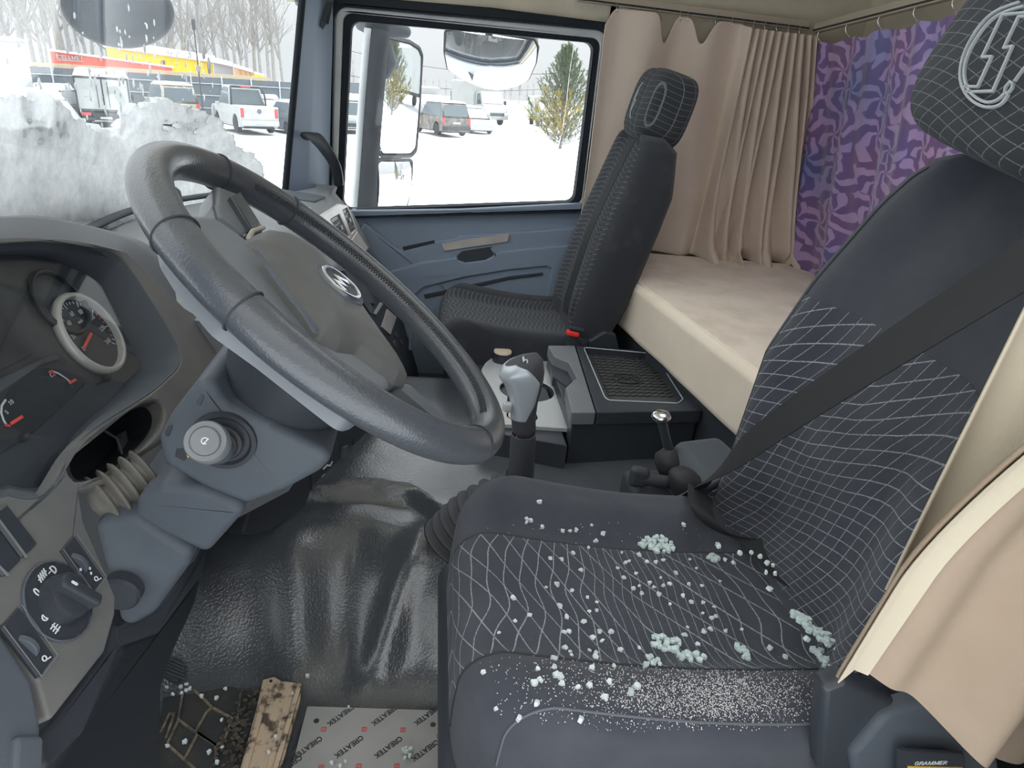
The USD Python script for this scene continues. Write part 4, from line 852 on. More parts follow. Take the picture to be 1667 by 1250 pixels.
mtag = obj('maker_tag', slab(FL, [(1462, 1222), (1570, 1228), (1572, 1300), (1462, 1300)], .004, .001, .001), 'plastic_black', ds)
u1 = np.array(FL.uv(1515, 1240)); 
obj('maker_text', text(FL, 'GRAMMER', (u1[0], u1[1]-.0005), .0055, 0, .0006, .0008), 'dial_white', mtag, smooth=False, label='pale raised lettering on the seat tag')
obj('maker_stripe', slab(FL, [(1478, 1248), (1568, 1250), (1568, 1290), (1478, 1290)], .003, 0, 0, .001), 'amber', mtag, label='yellow strip on the seat tag')

# --- passenger seat
ps = thing('passenger_seat', 'black fabric passenger seat with a rounded headrest beside the far door', 'seat')
PG = seat_cushion(2.285, -.05, 1.80, W=.235, Lb=.50)
pcu = obj('cushion', closed_loft(PG), 'fabric_worn', ps, smooth=True)
jp = [k for k in range(110) if PG[30, k, 2] > 1.69 and k < 104]
def uv_pc(P, A):
    arc = A+0*P[..., 0]; v = P[..., 0]-2.28
    return np.stack([arc*62+.45*np.sin(v*60), 0*v+.5], -1)
m, uvp = subsheet(PG, (15, 46), (jp[0], jp[-1]+1), .0012, .003, uv_pc)
obj('cushion_panel', m, 'seat_wave', pcu, smooth=True, uv=uvp, label='cushion panel with fine grey wavy stripes')
pfy = lambda z: np.interp(z, [1.66, 1.78, 1.9, 2.1, 2.25, 2.40, 2.45], [-.455, -.452, -.462, -.51, -.555, -.602, -.63])
pbw = lambda z: np.interp(z, [1.66, 1.76, 1.9, 2.15, 2.3, 2.38, 2.41, 2.422], [.17, .215, .225, .225, .208, .19, .165, .12])
pth = lambda z: np.interp(z, [1.66, 1.78, 1.9, 2.1, 2.25, 2.38, 2.422], [.10, .16, .20, .20, .19, .14, .08])
zp = np.r_[np.linspace(1.66, 2.36, 44), np.linspace(2.37, 2.422, 12)]
QG = backrest(2.28, pfy, pbw, pth, zp, dish=.03)
pba = obj('backrest', closed_loft(QG), 'fabric_worn', ps, smooth=True)
QGc = np.concatenate([QG[:, -20:], QG[:, :21]], 1)
m, uvp = sheet((QGc+V(0, .0014, 0))[10:50, 11:30], .003, np.stack([QGc[10:50, 11:30, 2]*62+.4*np.sin(QGc[10:50, 11:30, 0]*60), QGc[10:50, 11:30, 0]*0+.5], -1), V(0, 1, .3))
obj('backrest_panel', m, 'seat_wave', pba, smooth=True, uv=uvp, label='backrest panel with fine grey wavy stripes')
sidee = QG[6:54, 27]+V(-.001, 0, 0)
obj('side_seam', tube(QG[4:52, 44] if QG[10, 44, 0] < 2.28 else QG[4:52, 28], .0014, 6), 'boot_grey', ps, smooth=True)
PH = Frame((2.275, -.618, 2.512), (0, .975, .22), (-1, 0, 0)); PGh = headblock(.142, .108, .155)
pv = PH.O+PGh[..., 0:1]*PH.ex+PGh[..., 1:2]*PH.ey+PGh[..., 2:3]*PH.n
uvh = np.vstack([np.stack([PGh[..., 1]*60+.3*np.sin(PGh[..., 0]*30+PGh[..., 2]*30), PGh[..., 0]*20+PGh[..., 2]*20], -1).reshape(-1, 2), [[.5, .5]]*2])
phr = obj('headrest', loft(pv), 'headrest_net', ps, smooth=True, uv=uvh, label='rounded headrest with pale woven lines')
q1 = [(.055*math.cos(t)*.8, .055*math.sin(t)) for t in np.linspace(1.9, 4.6, 20)]
obj('headrest_emblem', [PH.put(prism(LineString([(x+.01, y) for x, y in q1]).buffer(.0015), .003, .0005), .0028), PH.put(prism(LineString([(-.02, .03), (-.03, .0), (-.012, .0), (-.024, -.03)]).buffer(.0015), .003, .0005), .0028)], 'white_thread', phr, smooth=False)
obj('headrest_post', [tube([V(2.275+s, -.69, 2.36), V(2.275+s, -.69, 2.46)], .007, 10) for s in (-.06, .06)], 'chrome', ps, smooth=True)
obj('seat_base', rbox((2.285, -.30, 1.56), (.44, .44, .26), .03), 'plastic_black', ps)
obj('recliner_cover', slab(FX(2.045), [(958, 555), (985, 540), (1003, 545), (1010, 575), (960, 585)], .02, .006, .006), 'plastic_black', ps, smooth=50)
# seat belts and buckles
pb = thing('seat_belt', 'dark seat belt strap running down the front of the passenger backrest', 'seat belt')
zb_ = np.linspace(2.405, 1.86, 30)
pp = np.array([V(2.145+.02*np.sin((z-1.86)*3)+.05*(z-2.405), float(pfy(z))+.008+.012*np.sin((z-1.86)*5.5), z) for z in zb_])
obj('strap', ribbon(pp, (1, .15, 0), .046), 'belt', pb, smooth=True)
pk = thing('belt_buckle', 'red belt buckle with black housing between passenger seat and console', 'belt buckle')
c = at(936, 541, x=2.04)
obj('buckle_housing', hullof([c+V(0, -.01, -.05), c+V(0, .0, -.012), c+V(0, .014, -.05), c+V(0, .018, -.014)], .011), 'plastic_black', pk, smooth=50)
obj('release_button', rbox(c+V(-.004, .008, -.002), (.026, .040, .016), .005, rot((1, 0, 0), 8)), 'red', pk, smooth=50)
obj('buckle_slot', rbox(c+V(-.002, -.004, .012), (.02, .05, .012), .004, rot((1, 0, 0), 8)), 'plastic_dark', pk, smooth=50)

db = thing('seat_belt', 'black seat belt stretched diagonally across the driver backrest', 'seat belt')
k0, k1 = at(1128, 803, x=1.0), at(1667, 432, x=.50)
pth_, wd, ww = [], [], []
for t in np.linspace(-.02, 1.33, 54):
    p = k0+(k1-k0)*t+V(0, .030*math.sin(np.pi*np.clip(t, 0, 1)), -.012*math.sin(np.pi*np.clip(t, 0, 1)))+V(0, -.30*max(0, t-1.03), .12*max(0, t-1.03))
    a = math.radians(62*(1-sstep(t, 0, .45)))
    pth_.append(p); d = unit(k1-k0); w0 = unit(np.cross(d, (0, 1, .25))); n0 = np.cross(w0, d)
    wd.append(w0*math.cos(a)+n0*math.sin(a)); ww.append(.047)
obj('strap', ribbon(pth_, np.array(wd), np.array(ww), k=3), 'belt', db, smooth=True)
obj('anchor_loop', rbox(np.array(pth_[-1]), (.02, .035, .075), .009), 'plastic_black', db, smooth=50)
la = spline([at(1140, 800, z=1.955), at(1146, 838, z=1.945), at(1172, 862, z=1.925), at(1225, 880, z=1.92), at(1275, 930, z=1.915), at(1320, 980, z=1.915), at(1385, 1040, z=1.92)], 50)
lw = np.linspace(0, 1, 50)
obj('lap_strap', ribbon(la, np.stack([.5+.3*np.sin(lw*9), .85+0*lw, .35*np.cos(lw*7)], 1), .046, k=3), 'belt', db, smooth=True)
bk = thing('belt_buckle', 'black belt buckle tongue clipped beside the driver cushion', 'belt buckle')
c = at(1137, 800, x=.995)
d1_, d2_ = at(1102, 818, x=.985)-c, at(1172, 782, x=1.01)-c
obj('tongue_bar', hullof([c+d1_, c+d2_], .010), 'plastic_black', bk, smooth=50)
obj('tongue_plate', slab(Frame(c, (-.75, .35, .55)), [(1108, 812), (1126, 790), (1130, 796), (1114, 816)], .003, .001, .0, .012), 'frame_white', bk)
obj('tongue_body', slab(Frame(c+V(.006, 0, -.01), (-.75, .45, .5)), [(1108, 818), (1158, 797), (1166, 830), (1148, 866), (1128, 852), (1112, 838)], .014, .004, .004, .004), 'plastic_dark', bk, smooth=50)
obj('tongue_rivet', disc(Frame(c+V(.006, 0, -.01), (-.75, .45, .5)), (1138, 813), .008, .003, .001, .0065), 'plastic', bk)
obj('anchor_bracket', slab(Frame(at(1180, 840, x=1.0), (-.8, .4, .4)), [(1176, 834), (1183, 832), (1190, 848), (1176, 855), (1174, 850), (1183, 846)], .003, .0005), 'silver', bk)
obj('buckle_stem', slab(Frame(at(1170, 820, x=1.02), (-.8, .4, .4)), [(1158, 800), (1172, 792), (1192, 840), (1184, 850), (1176, 848)], .01, .003), 'plastic_black', bk)

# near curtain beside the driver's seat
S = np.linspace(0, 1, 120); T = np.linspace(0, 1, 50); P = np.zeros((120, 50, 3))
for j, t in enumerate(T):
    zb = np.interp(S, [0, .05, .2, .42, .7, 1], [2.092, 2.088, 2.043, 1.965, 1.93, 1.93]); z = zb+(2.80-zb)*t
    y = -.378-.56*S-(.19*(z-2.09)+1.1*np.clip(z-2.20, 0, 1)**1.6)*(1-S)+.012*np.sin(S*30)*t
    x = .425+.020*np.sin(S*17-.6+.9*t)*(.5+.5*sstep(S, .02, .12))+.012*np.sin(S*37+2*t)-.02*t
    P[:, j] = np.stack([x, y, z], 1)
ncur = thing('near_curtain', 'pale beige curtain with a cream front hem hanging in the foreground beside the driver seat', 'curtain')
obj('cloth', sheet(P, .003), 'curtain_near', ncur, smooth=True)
S = np.linspace(0, 1, 60); P2_ = np.zeros((60, 30, 3)); 
for j, t in enumerate(np.linspace(0, 1, 30)):
    z = 2.14+(2.80-2.14)*t; y = -.452-.30*S-.10*(z-2.2)*(1-S); P2_[:, j] = np.stack([.478+.015*np.sin(S*16+t)+0*S, y, z+0*S], 1)
obj('curtain_lining', sheet(P2_, .003), 'curtain_lining', smooth=True, label='cream lining curtain behind the near beige curtain at the driver backrest', cat='curtain')
E1 = P[0]
obj('hem', sheet(np.stack([E1+V(-.004, .004, 0), P[2]+V(-.005, 0, 0), P[5]+V(-.005, 0, 0), P[9]+V(-.0045, 0, 0)], 1), .0015), 'curtain_lining', ncur, smooth=True, label='cream turned front hem of the curtain')

# ---------------------------------------------------------------- gear lever
gl = thing('gear_lever', 'gear lever with a silver and black knob above a ribbed black rubber boot', 'gear lever')
G0, G1 = V(1.20, -.108, 1.635), at(847, 796, x=1.2)
rg = []
for t in np.linspace(0, 1, 97):
    rr = .088+(.047-.088)*t**.8+.0065*math.cos(t*2*np.pi*8)*(1 if t < .95 else .3)
    c = G0+(G1-G0)*t+V(0, .02*math.sin(t*3.14), 0); d = unit((G1-G0)+V(0, .05*(1-2*t), 0)); e1 = unit(np.cross(d, (0, 1, 0))); e2 = np.cross(d, e1)
    rg.append([c+rr*(np.cos(k)*e1+np.sin(k)*e2) for k in np.linspace(0, 2*np.pi, 32, endpoint=False)])
obj('boot', loft(rg), 'boot_grey', gl, smooth=True)
G2, G3 = at(852, 706, x=1.2), at(853, 690, x=1.2)
tp = [G1+V(0, 0, -.02), G1+(G2-G1)*.5, G2]
obj('sleeve', [tube(tp, [.0275, .026, .0255], 24, caps=False), revolve([(.0255, 0), (.0225, .001), (.0215, -.03), (.0255, -.03)], 24, G2, unit(G2-G1), closed=True)], 'boot_grey', gl, smooth=40)
obj('rod', tube([G2+V(0, 0, -.05), G3+V(0, 0, .03)], .007, 14), 'brass', gl, smooth=True)
obj('rod_nut', rbox(G2+V(-.004, -.004, .006), (.02, .02, .012), .002), 'silver', gl)
obj('rod_clip', rbox(G2+V(-.012, .012, .003), (.008, .008, .018), .002), 'red_lamp', gl)
def ringpx(cx, cy, x, a, b, lean=(0, 0, 1), n=28, pw=1.0):
    c = at(cx, cy, x=x); d = unit(lean); e1 = unit(np.cross(d, (0, 1, 0))); e2 = np.cross(d, e1)
    t = np.linspace(0, 2*np.pi, n, endpoint=False)
    return [c+a*np.sign(np.cos(k))*abs(np.cos(k))**pw*e1+b*np.sign(np.sin(k))*abs(np.sin(k))**pw*e2 for k in t]
ax = unit(at(850, 600, x=1.2)-at(853, 695, x=1.2))
kn = [ringpx(853, 706, 1.2, .0215, .0215, ax), ringpx(853, 696, 1.2, .0235, .0235, ax), ringpx(852, 680, 1.2, .024, .024, ax), ringpx(853, 655, 1.2, .026, .027, ax), ringpx(854, 630, 1.2, .029, .034, ax, pw=.9), ringpx(852, 610, 1.2, .031, .041, ax+V(0, .15, 0), pw=.85),
      ringpx(849, 597, 1.2, .030, .043, ax+V(0, .3, 0), pw=.85), ringpx(847, 588, 1.2, .025, .037, ax+V(0, .35, 0), pw=.9), ringpx(845, 583, 1.2, .014, .022, ax+V(0, .35, 0)), ringpx(845, 581.5, 1.2, .004, .006, ax+V(0, .35, 0))]
obj('knob', loft(kn), 'boot_grey', gl, smooth=True, label='black knob with a silver side shell')
KG = Frame(at(840, 640, x=1.165), unit(V(-1, .55, .1)), (0, -1, 0))
def shellrow(cy, t0, t1, k, grow=.0018):
    r = np.array(kn[k]); c = r.mean(0); return c+(r-c)*(1+grow/.028)
knr = np.array(spline(np.array(kn).reshape(len(kn), -1), 60)).reshape(60, 28, 3)
cen = knr.mean(1, keepdims=True); big = cen+(knr-cen)*1.06
# silver shell: the part of the knob facing forward and towards the driver
sel = []
for i in range(12, 54):
    r = big[i]; t = (i-12)/41
    az = np.array([math.atan2(p[1]-cen[i, 0, 1], -(p[0]-cen[i, 0, 0])) for p in r])   # 0 = towards the driver door, +90 = forward
    lo = math.radians(np.interp(t, [0, .25, .6, .85, 1], [-5, -42, -46, -15, 25])); hi = math.radians(np.interp(t, [0, .5, 1], [95, 150, 165]))
    o = np.argsort(az); qq = np.linspace(lo, hi, 22)
    sel.append(np.stack([np.interp(qq, np.r_[az[o]-2*np.pi, az[o], az[o]+2*np.pi], np.r_[r[o, k], r[o, k], r[o, k]]) for k in range(3)], 1))
sh = np.array(sel); 
obj('knob_shell', sheet(sh, .004) if (gridnormals(sh)[20, 10]@(sh[20, 10]-cen[32, 0])) > 0 else sheet(sh[:, ::-1], .004), 'silver_knob', gl, smooth=True, label='silver shell on the knob')
tf = Frame(at(856, 590, x=1.19), V(-.18, -.40, .90), (0, -1, 0))
u0 = np.array(tf.uv(859, 590, .004)); gly = []
for k in range(4):
    for s in (1, -1): gly.append(tf.put(prism(LineString([(u0[0]-.011+.0075*k, u0[1]+.001*s), (u0[0]-.011+.0075*k, u0[1]+.0075*s)]).buffer(.0006), .004, 0), .009))
gly.append(tf.put(prism(LineString([(u0[0]-.011, u0[1]), (u0[0]+.0115, u0[1])]).buffer(.0006), .004, 0), .009))
obj('shift_pattern', gly, 'dial_white', gl, smooth=False, label='white gear shift diagram on top of the knob')
pbn = at(826, 662, x=1.185)
obj('side_button', rbox(pbn, (.014, .018, .02), .005), 'silver', gl, smooth=50)
obj('side_finger', rbox(pbn+V(.012, -.006, .012), (.012, .012, .022), .004), 'plastic_dark', gl, smooth=50)

# ---------------------------------------------------------------- console between the seats
co = thing('centre_console', 'black centre console with cup holders, beige caps and a lidded tray between the seats', 'console')
CT = Frame((1.78, -.5, 1.785), (0, 0, 1), (0, -1, 0))
CL = Frame((1.78, -.3, 1.715), (0, 0, 1), (0, -1, 0))
lid = [(938, 562), (1060, 574), (1090, 582), (1143, 668), (972, 671)]
well = [(950, 566), (1052, 575), (1068, 581), (1112, 650), (1104, 657), (990, 652), (984, 646)]
lidp = obj('lid', slab(CT, lid, .035, .004, .006, 0, [well], .006), 'plastic_dark', co)
lw_ = obj('lid_well', slab(CT, [(944, 562), (1062, 572), (1120, 655), (980, 658)], .004, 0, 0, -.022), 'tray_rubber', co)
wu = np.array(CT.uvs([(957, 572), (1050, 580), (1096, 648), (990, 646)], -.021)); rb_ = []
for k in range(15):
    t = (k+.5)/15; a, b = wu[0]*(1-t)+wu[3]*t, wu[1]*(1-t)+wu[2]*t
    zg = [a+(b-a)*s+V(.003*(-1)**i, .004*(-1)**i)[:2] for i, s in enumerate(np.linspace(0, 1, 19))]
    rb_.append(CT.put(prism(LineString(zg).buffer(.0016, quad_segs=2), .0025, 0), -.0185))
obj('mat_ribs', rb_, 'tray_rubber', lw_, kind='stuff', smooth=False, label='zigzag ribs of the rubber tray mat')
cu = np.array(CT.uv(1020, 616, -.018)); 
obj('mat_emblem', [CT.put(prism(LineString([(cu[0]+.042*math.cos(t), cu[1]+.033*math.sin(t)) for t in np.linspace(0, 6.283, 40)]).buffer(.0022), .003, 0), -.0165), CT.put(prism(LineString([cu+[-.03, -.012], cu+[-.012, .014], cu+[.0, -.002], cu+[.012, .014], cu+[.03, -.012]]).buffer(.0022), .003, 0), -.0165)], 'rubber', lw_, smooth=False)
obj('lid_rim', tube(np.array([CT.pt(*p, .001) for p in np.array(roundpoly(CT.uvs(well), .012).exterior.segmentize(.01).coords)[:-1]]), .0022, 6, closed=True), 'silver_knob', lidp, smooth=True)
obj('lid_hinge', slab(CT, [(892, 562), (936, 562), (970, 671), (930, 671), (921, 630), (936, 616), (940, 617), (926, 590), (902, 580)], .035, .004, .002), 'plastic_grey', co)
obj('latch_recess', slab(CT, [(902, 584), (925, 592), (938, 614), (924, 628), (900, 612), (897, 596)], .03, .002, 0, -.03), 'plastic_black', co)
def cyl_hole(fr, px, r): u, v = fr.uv(*px); return [(u+r*math.cos(t), v+r*math.sin(t)) for t in np.linspace(0, 2*np.pi, 36, endpoint=False)]
ct = [(784, 600), (790, 590), (806, 577), (888, 580), (900, 592), (926, 660), (929, 697), (812, 689), (792, 668)]
holes = [cyl_hole(CL, (817, 587), .030), cyl_hole(CL, (858, 634), .080), cyl_hole(CL, (850, 676), .042)]
pol = roundpoly(CL.uvs(ct), .006)
for h in holes: pol = pol.difference(Polygon(h))
obj('cup_tray', CL.put(prism(pol, .012, .002)), 'silver', co, label='satin grey cup holder plate')
for h, dp in ((holes[0], .03), (holes[1], .07), (holes[2], .03)):
    hp_ = Polygon(h); obj('cup_well', [CL.put(prism(hp_.buffer(.002), .003, 0), -dp), CL.put(prism(hp_.buffer(.003), dp, 0, [hp_]), -.003)], 'plastic_black', co, smooth=40)
uH = CL.uv(850, 676)
obj('round_cap', CL.put(revolve([(.0001, .002), (.036, .002), (.0375, .0005), (.0375, -.006)], 36, (*uH, 0)), 0), 'beige_cap', co, smooth=40, label='beige cap in the near socket')
uH = CL.uv(817, 587)
obj('tilted_cap', CL.put(revolve([(.0001, .035), (.027, .035), (.0285, .033), (.0285, .029), (.024, .029), (.024, -.01), (.0001, -.01)], 36, (*uH, 0)), 0), 'beige_cap', co, smooth=40, label='beige cap standing in the far socket')
obj('socket_ring', CL.put(revolve([(.0245, .026), (.0265, .027), (.0265, .004), (.030, .003), (.030, -.003), (.0245, -.003)], 36, (*uH, 0), closed=True), 0), 'plastic_black', co, smooth=40)
bodyp = [(1.52, -.375), (1.58, -.172), (1.62, -.155), (2.02, -.155), (2.03, -.37)]
obj('front_body', (prism(Polygon(bodyp), .36, .003)[0]+V(0, 0, 1.702), prism(Polygon(bodyp), .36, .003)[1]), 'plastic_black', co)
lidw = np.array([CT.pt(*CT.uv(*p)) for p in ((890, 561), (1086, 580), (1143, 668), (931, 672))]); 
bp2 = [(p[0], p[1]) for p in lidw]
pr2 = prism(roundpoly(Polygon(bp2).buffer(-.006), .004), .40, .003)
obj('body', (pr2[0]+V(0, 0, 1.749), pr2[1]), 'plastic_black', co)
# parking brake levers
pbk = thing('brake_lever', 'black brake lever with an oval silver cap beside the driver seat', 'brake lever')
p0, p1 = at(1091, 742, x=1.17), at(1076, 680, x=1.17)
obj('lever', tube([p0, (p0+p1)/2, p1], [.011, .009, .010], 14), 'plastic_black', pbk, smooth=True)
obj('lever_cap', revolve([(.0001, -.008), (.016, -.006), (.0195, 0), (.0165, .006), (.008, .0085), (.0001, .009)], 28, p1+V(0, 0, .003), unit(V(-.1, .1, 1))), 'chrome', pbk, smooth=True)
obj('lever_cuff', loft([ringpx(1095, 770, 1.165, .026, .030), ringpx(1092, 755, 1.165, .030, .034), ringpx(1091, 744, 1.165, .027, .031), ringpx(1090, 736, 1.165, .016, .018), ringpx(1090, 731, 1.165, .012, .012)]), 'rubber', pbk, smooth=True)
pb2 = thing('brake_lever', 'black lever with a round end lying forward beside the driver cushion', 'brake lever')
q0, q1 = at(1100, 786, x=1.13), at(1036, 778, x=1.13)
obj('lever', tube([q0, (q0+q1)/2, q1], [.013, .0125, .0115], 14), 'boot_grey', pb2, smooth=True)
obj('lever_end', hullof([q1+V(0, .004, .016), q1+V(0, .004, -.008), q1+V(0, -.014, .012), q1+V(0, -.014, -.008)], .011), 'boot_grey', pb2, smooth=50)
obj('lever_cuff', loft([ringpx(1124, 812, 1.10, .026, .030), ringpx(1122, 800, 1.10, .034, .036), ringpx(1118, 785, 1.10, .034, .036), ringpx(1114, 773, 1.10, .030, .030), ringpx(1112, 764, 1.10, .014, .016)]), 'rubber', pb2, smooth=True)
sb = thing('lever_console', 'dark grey plastic cover behind the brake levers beside the driver seat', 'cover')
a_, b_ = at(1118, 722, x=1.17), at(1168, 790, x=1.07)
obj('cover_top', hullof([a_+V(0, 0, -.02), a_+V(.02, -.07, -.02), b_+V(0, 0, -.02), b_+V(0, -.10, -.02), a_+V(0, .03, -.10), b_+V(0, .05, -.10), a_+V(.02, -.07, -.18), b_+V(0, -.1, -.18)], .022, 14), 'plastic', sb, smooth=60)
obj('cover_base', rbox((1.13, -.53, 1.66), (.17, .22, .34), .02), 'plastic_dark', sb)

# ---------------------------------------------------------------- footwell
fm = thing('floor_mat', 'muddy black rubber floor mat with a raised grid under the steering column', 'floor mat')
FM = Frame((.95, .35, 1.408), (0, 0, 1), (1, 0, 0))
mp_ = [(268, 1112), (300, 1103), (345, 1108), (408, 1125), (400, 1165), (372, 1290), (250, 1290), (262, 1180)]
obj('mat_base', slab(FM, mp_, .008, .001, .004), 'mat_rubber', fm)
for seg in ([(300, 1110), (290, 1170), (318, 1190), (336, 1158), (345, 1150), (330, 1135), (305, 1112)], [(345, 1150), (378, 1168), (364, 1205), (352, 1212), (322, 1192)], [(290, 1172), (272, 1210), (300, 1235), (322, 1192)], [(322, 1192), (350, 1210), (352, 1240), (330, 1262), (302, 1236)], [(386, 1170), (392, 1126)], [(386, 1172), (400, 1180)], [(262, 1190), (276, 1160), (284, 1160), (270, 1200)]):
    obj('mat_rib', line2(FM, FM.uvs(seg, .004), .0042, .004, .0035, 2), 'mud_rim', fm, smooth=False)
FS = Frame((.95, .25, 1.425), (0, 0, 1), (1, 0, 0))
rail_ = thing('floor_channel', 'dirty beige metal channel lying on the cab floor beside the printed plate', 'channel')
cp_ = [(428, 1106), (446, 1101), (458, 1108), (493, 1112), (488, 1140), (446, 1290), (380, 1290), (398, 1225), (418, 1150)]
obj('channel_floor', slab(FS, cp_, .008, .001, .001), 'dirty_metal', rail_)
u = FS.uvs([(433, 1128), (388, 1290)], .006); obj('channel_flange', line2(FS, u, .010, .012, .008, 2), 'dirty_metal', rail_)
u = FS.uvs([(488, 1115), (438, 1290)], .006); obj('channel_flange', line2(FS, u, .008, .014, .010, 2), 'dirty_metal', rail_)
u = FS.uvs([(462, 1140), (420, 1290)], .002); obj('channel_bead', line2(FS, u, .004, .004, .002, 2), 'dirty_metal', rail_)
obj('bolt_lug', disc(FS, (441, 1108), .0075, .005, .001, .004), 'dirty_metal', rail_)
obj('bolt_hole', disc(FS, (441, 1108), .003, .002, 0, .0055), 'plastic_black', rail_)
P_ = []
for k in range(110):
    px, py = rng.uniform(375, 432), rng.uniform(1120, 1250); px = px-(py-1120)*.33+12
    c = at(px, py, z=1.415); P_.append(rbox(c, rng.uniform(.003, .010, 3)*[1, 1, .6], .002, rot((0, 0, 1), rng.uniform(0, 180)), 6))
obj('mud_crumbs', P_, 'mud', smooth=60, kind='stuff', label='dark mud crumbs scattered along the beige metal channel', cat='mud')
pl = thing('printed_plate', 'grey metal plate printed with repeated CREATEK lettering and red emblems on the cab floor', 'plate')
FP = Frame((.93, .05, 1.432), (0, 0, 1), (1, 0, 0))
obj('plate_sheet', slab(FP, [(500, 1149), (727, 1156), (731, 1300), (462, 1300)], .004, .0008, .003), 'plate', pl)
o_, ex_, ey_ = [np.array(FP.uv(*p)) for p in ((500, 1149), (727, 1156), (475, 1250))]
for i, (px, py) in enumerate(((555, 1165), (626, 1165), (695, 1165), (500, 1218), (568, 1216), (632, 1217), (692, 1222), (466, 1250))):
    a0_, b0_ = np.array(FP.uv(px-26, py+19, 0)), np.array(FP.uv(px+26, py-19, 0)); L_ = np.linalg.norm(b0_-a0_); an_ = math.degrees(math.atan2(*(b0_-a0_)[::-1]))
    obj('plate_lettering', text(FP, 'CREATEK', (a0_+b0_)/2, .0095, an_+180, .0004, .0006, .98, True), 'print_black', pl, smooth=False)
for (px, py) in ((527, 1187), (593, 1187), (656, 1188), (715, 1198), (523, 1249), (584, 1247), (646, 1247)):
    u = FP.uv(px, py); obj('plate_emblem', [rect(FP, u, .0085, .0085, 0, .0004, 0, .0006, .002) if False else FP.put(prism(roundpoly(sbox(u[0]-.0048, u[1]-.0048, u[0]+.0048, u[1]+.0048), .0015), .0004, 0, [sbox(u[0]-.0026, u[1]-.0026, u[0]+.0026, u[1]+.0026)]), .0006), FP.put(prism(sbox(u[0]-.0012, u[1]-.0012, u[0]+.0012, u[1]+.0012), .0004, 0), .0006)], 'print_red', pl, smooth=False)
for p in ((515, 1173), (705, 1179)): obj('plate_hole', disc(FP, p, .005, .001, 0, .0006), 'plastic_black', pl)
apd = thing('pedal', 'ribbed black accelerator pedal in the footwell', 'pedal')
PD = Frame(at(284, 1088, z=1.45), (-.25, -.75, .62))
obj('pedal_plate', slab(PD, [(268, 1064), (300, 1080), (292, 1112), (266, 1098)], .012, .003, .002), 'boot_grey', apd)
for k in range(5):
    a, b = (268, 1068+6.2*k), (299, 1083+5.4*k); obj('pedal_rib', line2(PD, PD.uvs([a, b], .003), .0032, .004, .004, 1), 'plastic', apd)
# ---------------------------------------------------------------- mirrors on the cab
ma = thing('door_mirror', 'tall black truck mirror housing with two stacked mirrors outside the side window', 'mirror')
MN = unit(V(-.585, -.811, 0)); MX = lambda d=0.0: Frame(V(3.0, .165, 2.4)+MN*d, MN, (.811, -.585, 0))
M0 = MX()
up_ = [(630, 58), (668, 67), (684, 77), (689, 90), (684, 181), (679, 246), (671, 255), (622, 255), (617, 240), (624, 131)]
lo_ = [(615, 260), (673, 260), (672, 284), (667, 322), (659, 352), (612, 352)]
obj('upper_housing', slab(MX(-.012), up_, .07, .012, .02, 0), 'plastic_black', ma, smooth=50)
obj('lower_housing', slab(MX(-.012), lo_, .07, .012, .02, 0), 'plastic_black', ma, smooth=50)
shrink = lambda pts, k: [((x-np.mean([p[0] for p in pts]))*k+np.mean([p[0] for p in pts]), (y-np.mean([p[1] for p in pts]))*(k+.012)+np.mean([p[1] for p in pts])) for x, y in pts]
def convex(fr, px, r, bulge, off):
    poly = roundpoly(fr.uvs(px), r); c = np.array(poly.centroid.coords[0]); R = max(np.linalg.norm(np.array(p)-c) for p in poly.exterior.coords)
    pts = np.array(poly.exterior.segmentize(.012).coords)[:-1]; rings = [np.c_[c+(pts-c)*k, off+bulge*(1-(np.linalg.norm((pts-c)*k, axis=1)/R)**2)] for k in (1, .9, .75, .6, .45, .3, .15, .02)]
    v, f = loft([np.c_[pts, np.full(len(pts), off-.006)]]+rings); return fr.put((v, f))
obj('upper_glass', convex(M0, shrink(up_, .93), .02, .006, -.006), 'mirror', ma, smooth=40, label='upper mirror glass')
obj('lower_glass', convex(M0, shrink(lo_, .92), .02, .02, -.006), 'mirror', ma, smooth=40, label='lower convex mirror glass')
am = [at(590, 372, x=2.93), at(597, 290, x=2.93), at(606, 170, x=2.93), at(613, 90, x=2.93), at(617, 48, x=2.93)]
obj('mirror_post', tube(spline(am, 20), np.array([.042, .035]), 16, up=(0, 1, 0)), 'seal', ma, smooth=True)
obj('post_cover', tube(spline([p+V(-.004, .036, 0) for p in am], 20), np.array([.018, .03]), 12, up=(0, 1, 0)), 'frame_white', ma, smooth=True, label='pale front strip of the mirror post')
obj('mirror_arm', hullof([at(588, 40, x=2.95), at(612, 52, x=2.95), at(660, 52, x=2.98), at(640, 45, x=2.98), at(590, 20, x=2.9)], .022, 12), 'plastic', ma, smooth=60)
obj('housing_reflection', hullof([at(630, 78, x=2.96), at(636, 102, x=2.96), at(628, 118, x=2.96)], .024, 14), 'plastic', ma, smooth=60)  # solid lump standing in for the housing reflected in the upper glass
km = thing('kerb_mirror', 'wide rounded kerb mirror hanging above the side window', 'mirror')
KM = Frame(V(2.95, -.2, 2.57), unit(V(-.84, 0, -.54)), (0, -1, 0))
kp = [(725, 50), (740, 47), (800, 52), (870, 64), (876, 76), (872, 101), (860, 128), (842, 137), (815, 142), (789, 139), (758, 127), (729, 111), (724, 84)]
obj('housing', slab(KM, [(835+(x-800)*1.012-35, 95+(y-95)*1.03) for x, y in kp], .06, .01, .01, -.004), 'plastic_black', km, smooth=50)
obj('glass', convex(KM, kp, .01, .035, .0), 'mirror', km, smooth=40)
def rimtube(fr, px, r, off, rad): return tube([fr.pt(*p, off) for p in np.array(roundpoly(fr.uvs(px), r).exterior.segmentize(.02).coords)[:-1]], rad, 8, closed=True)
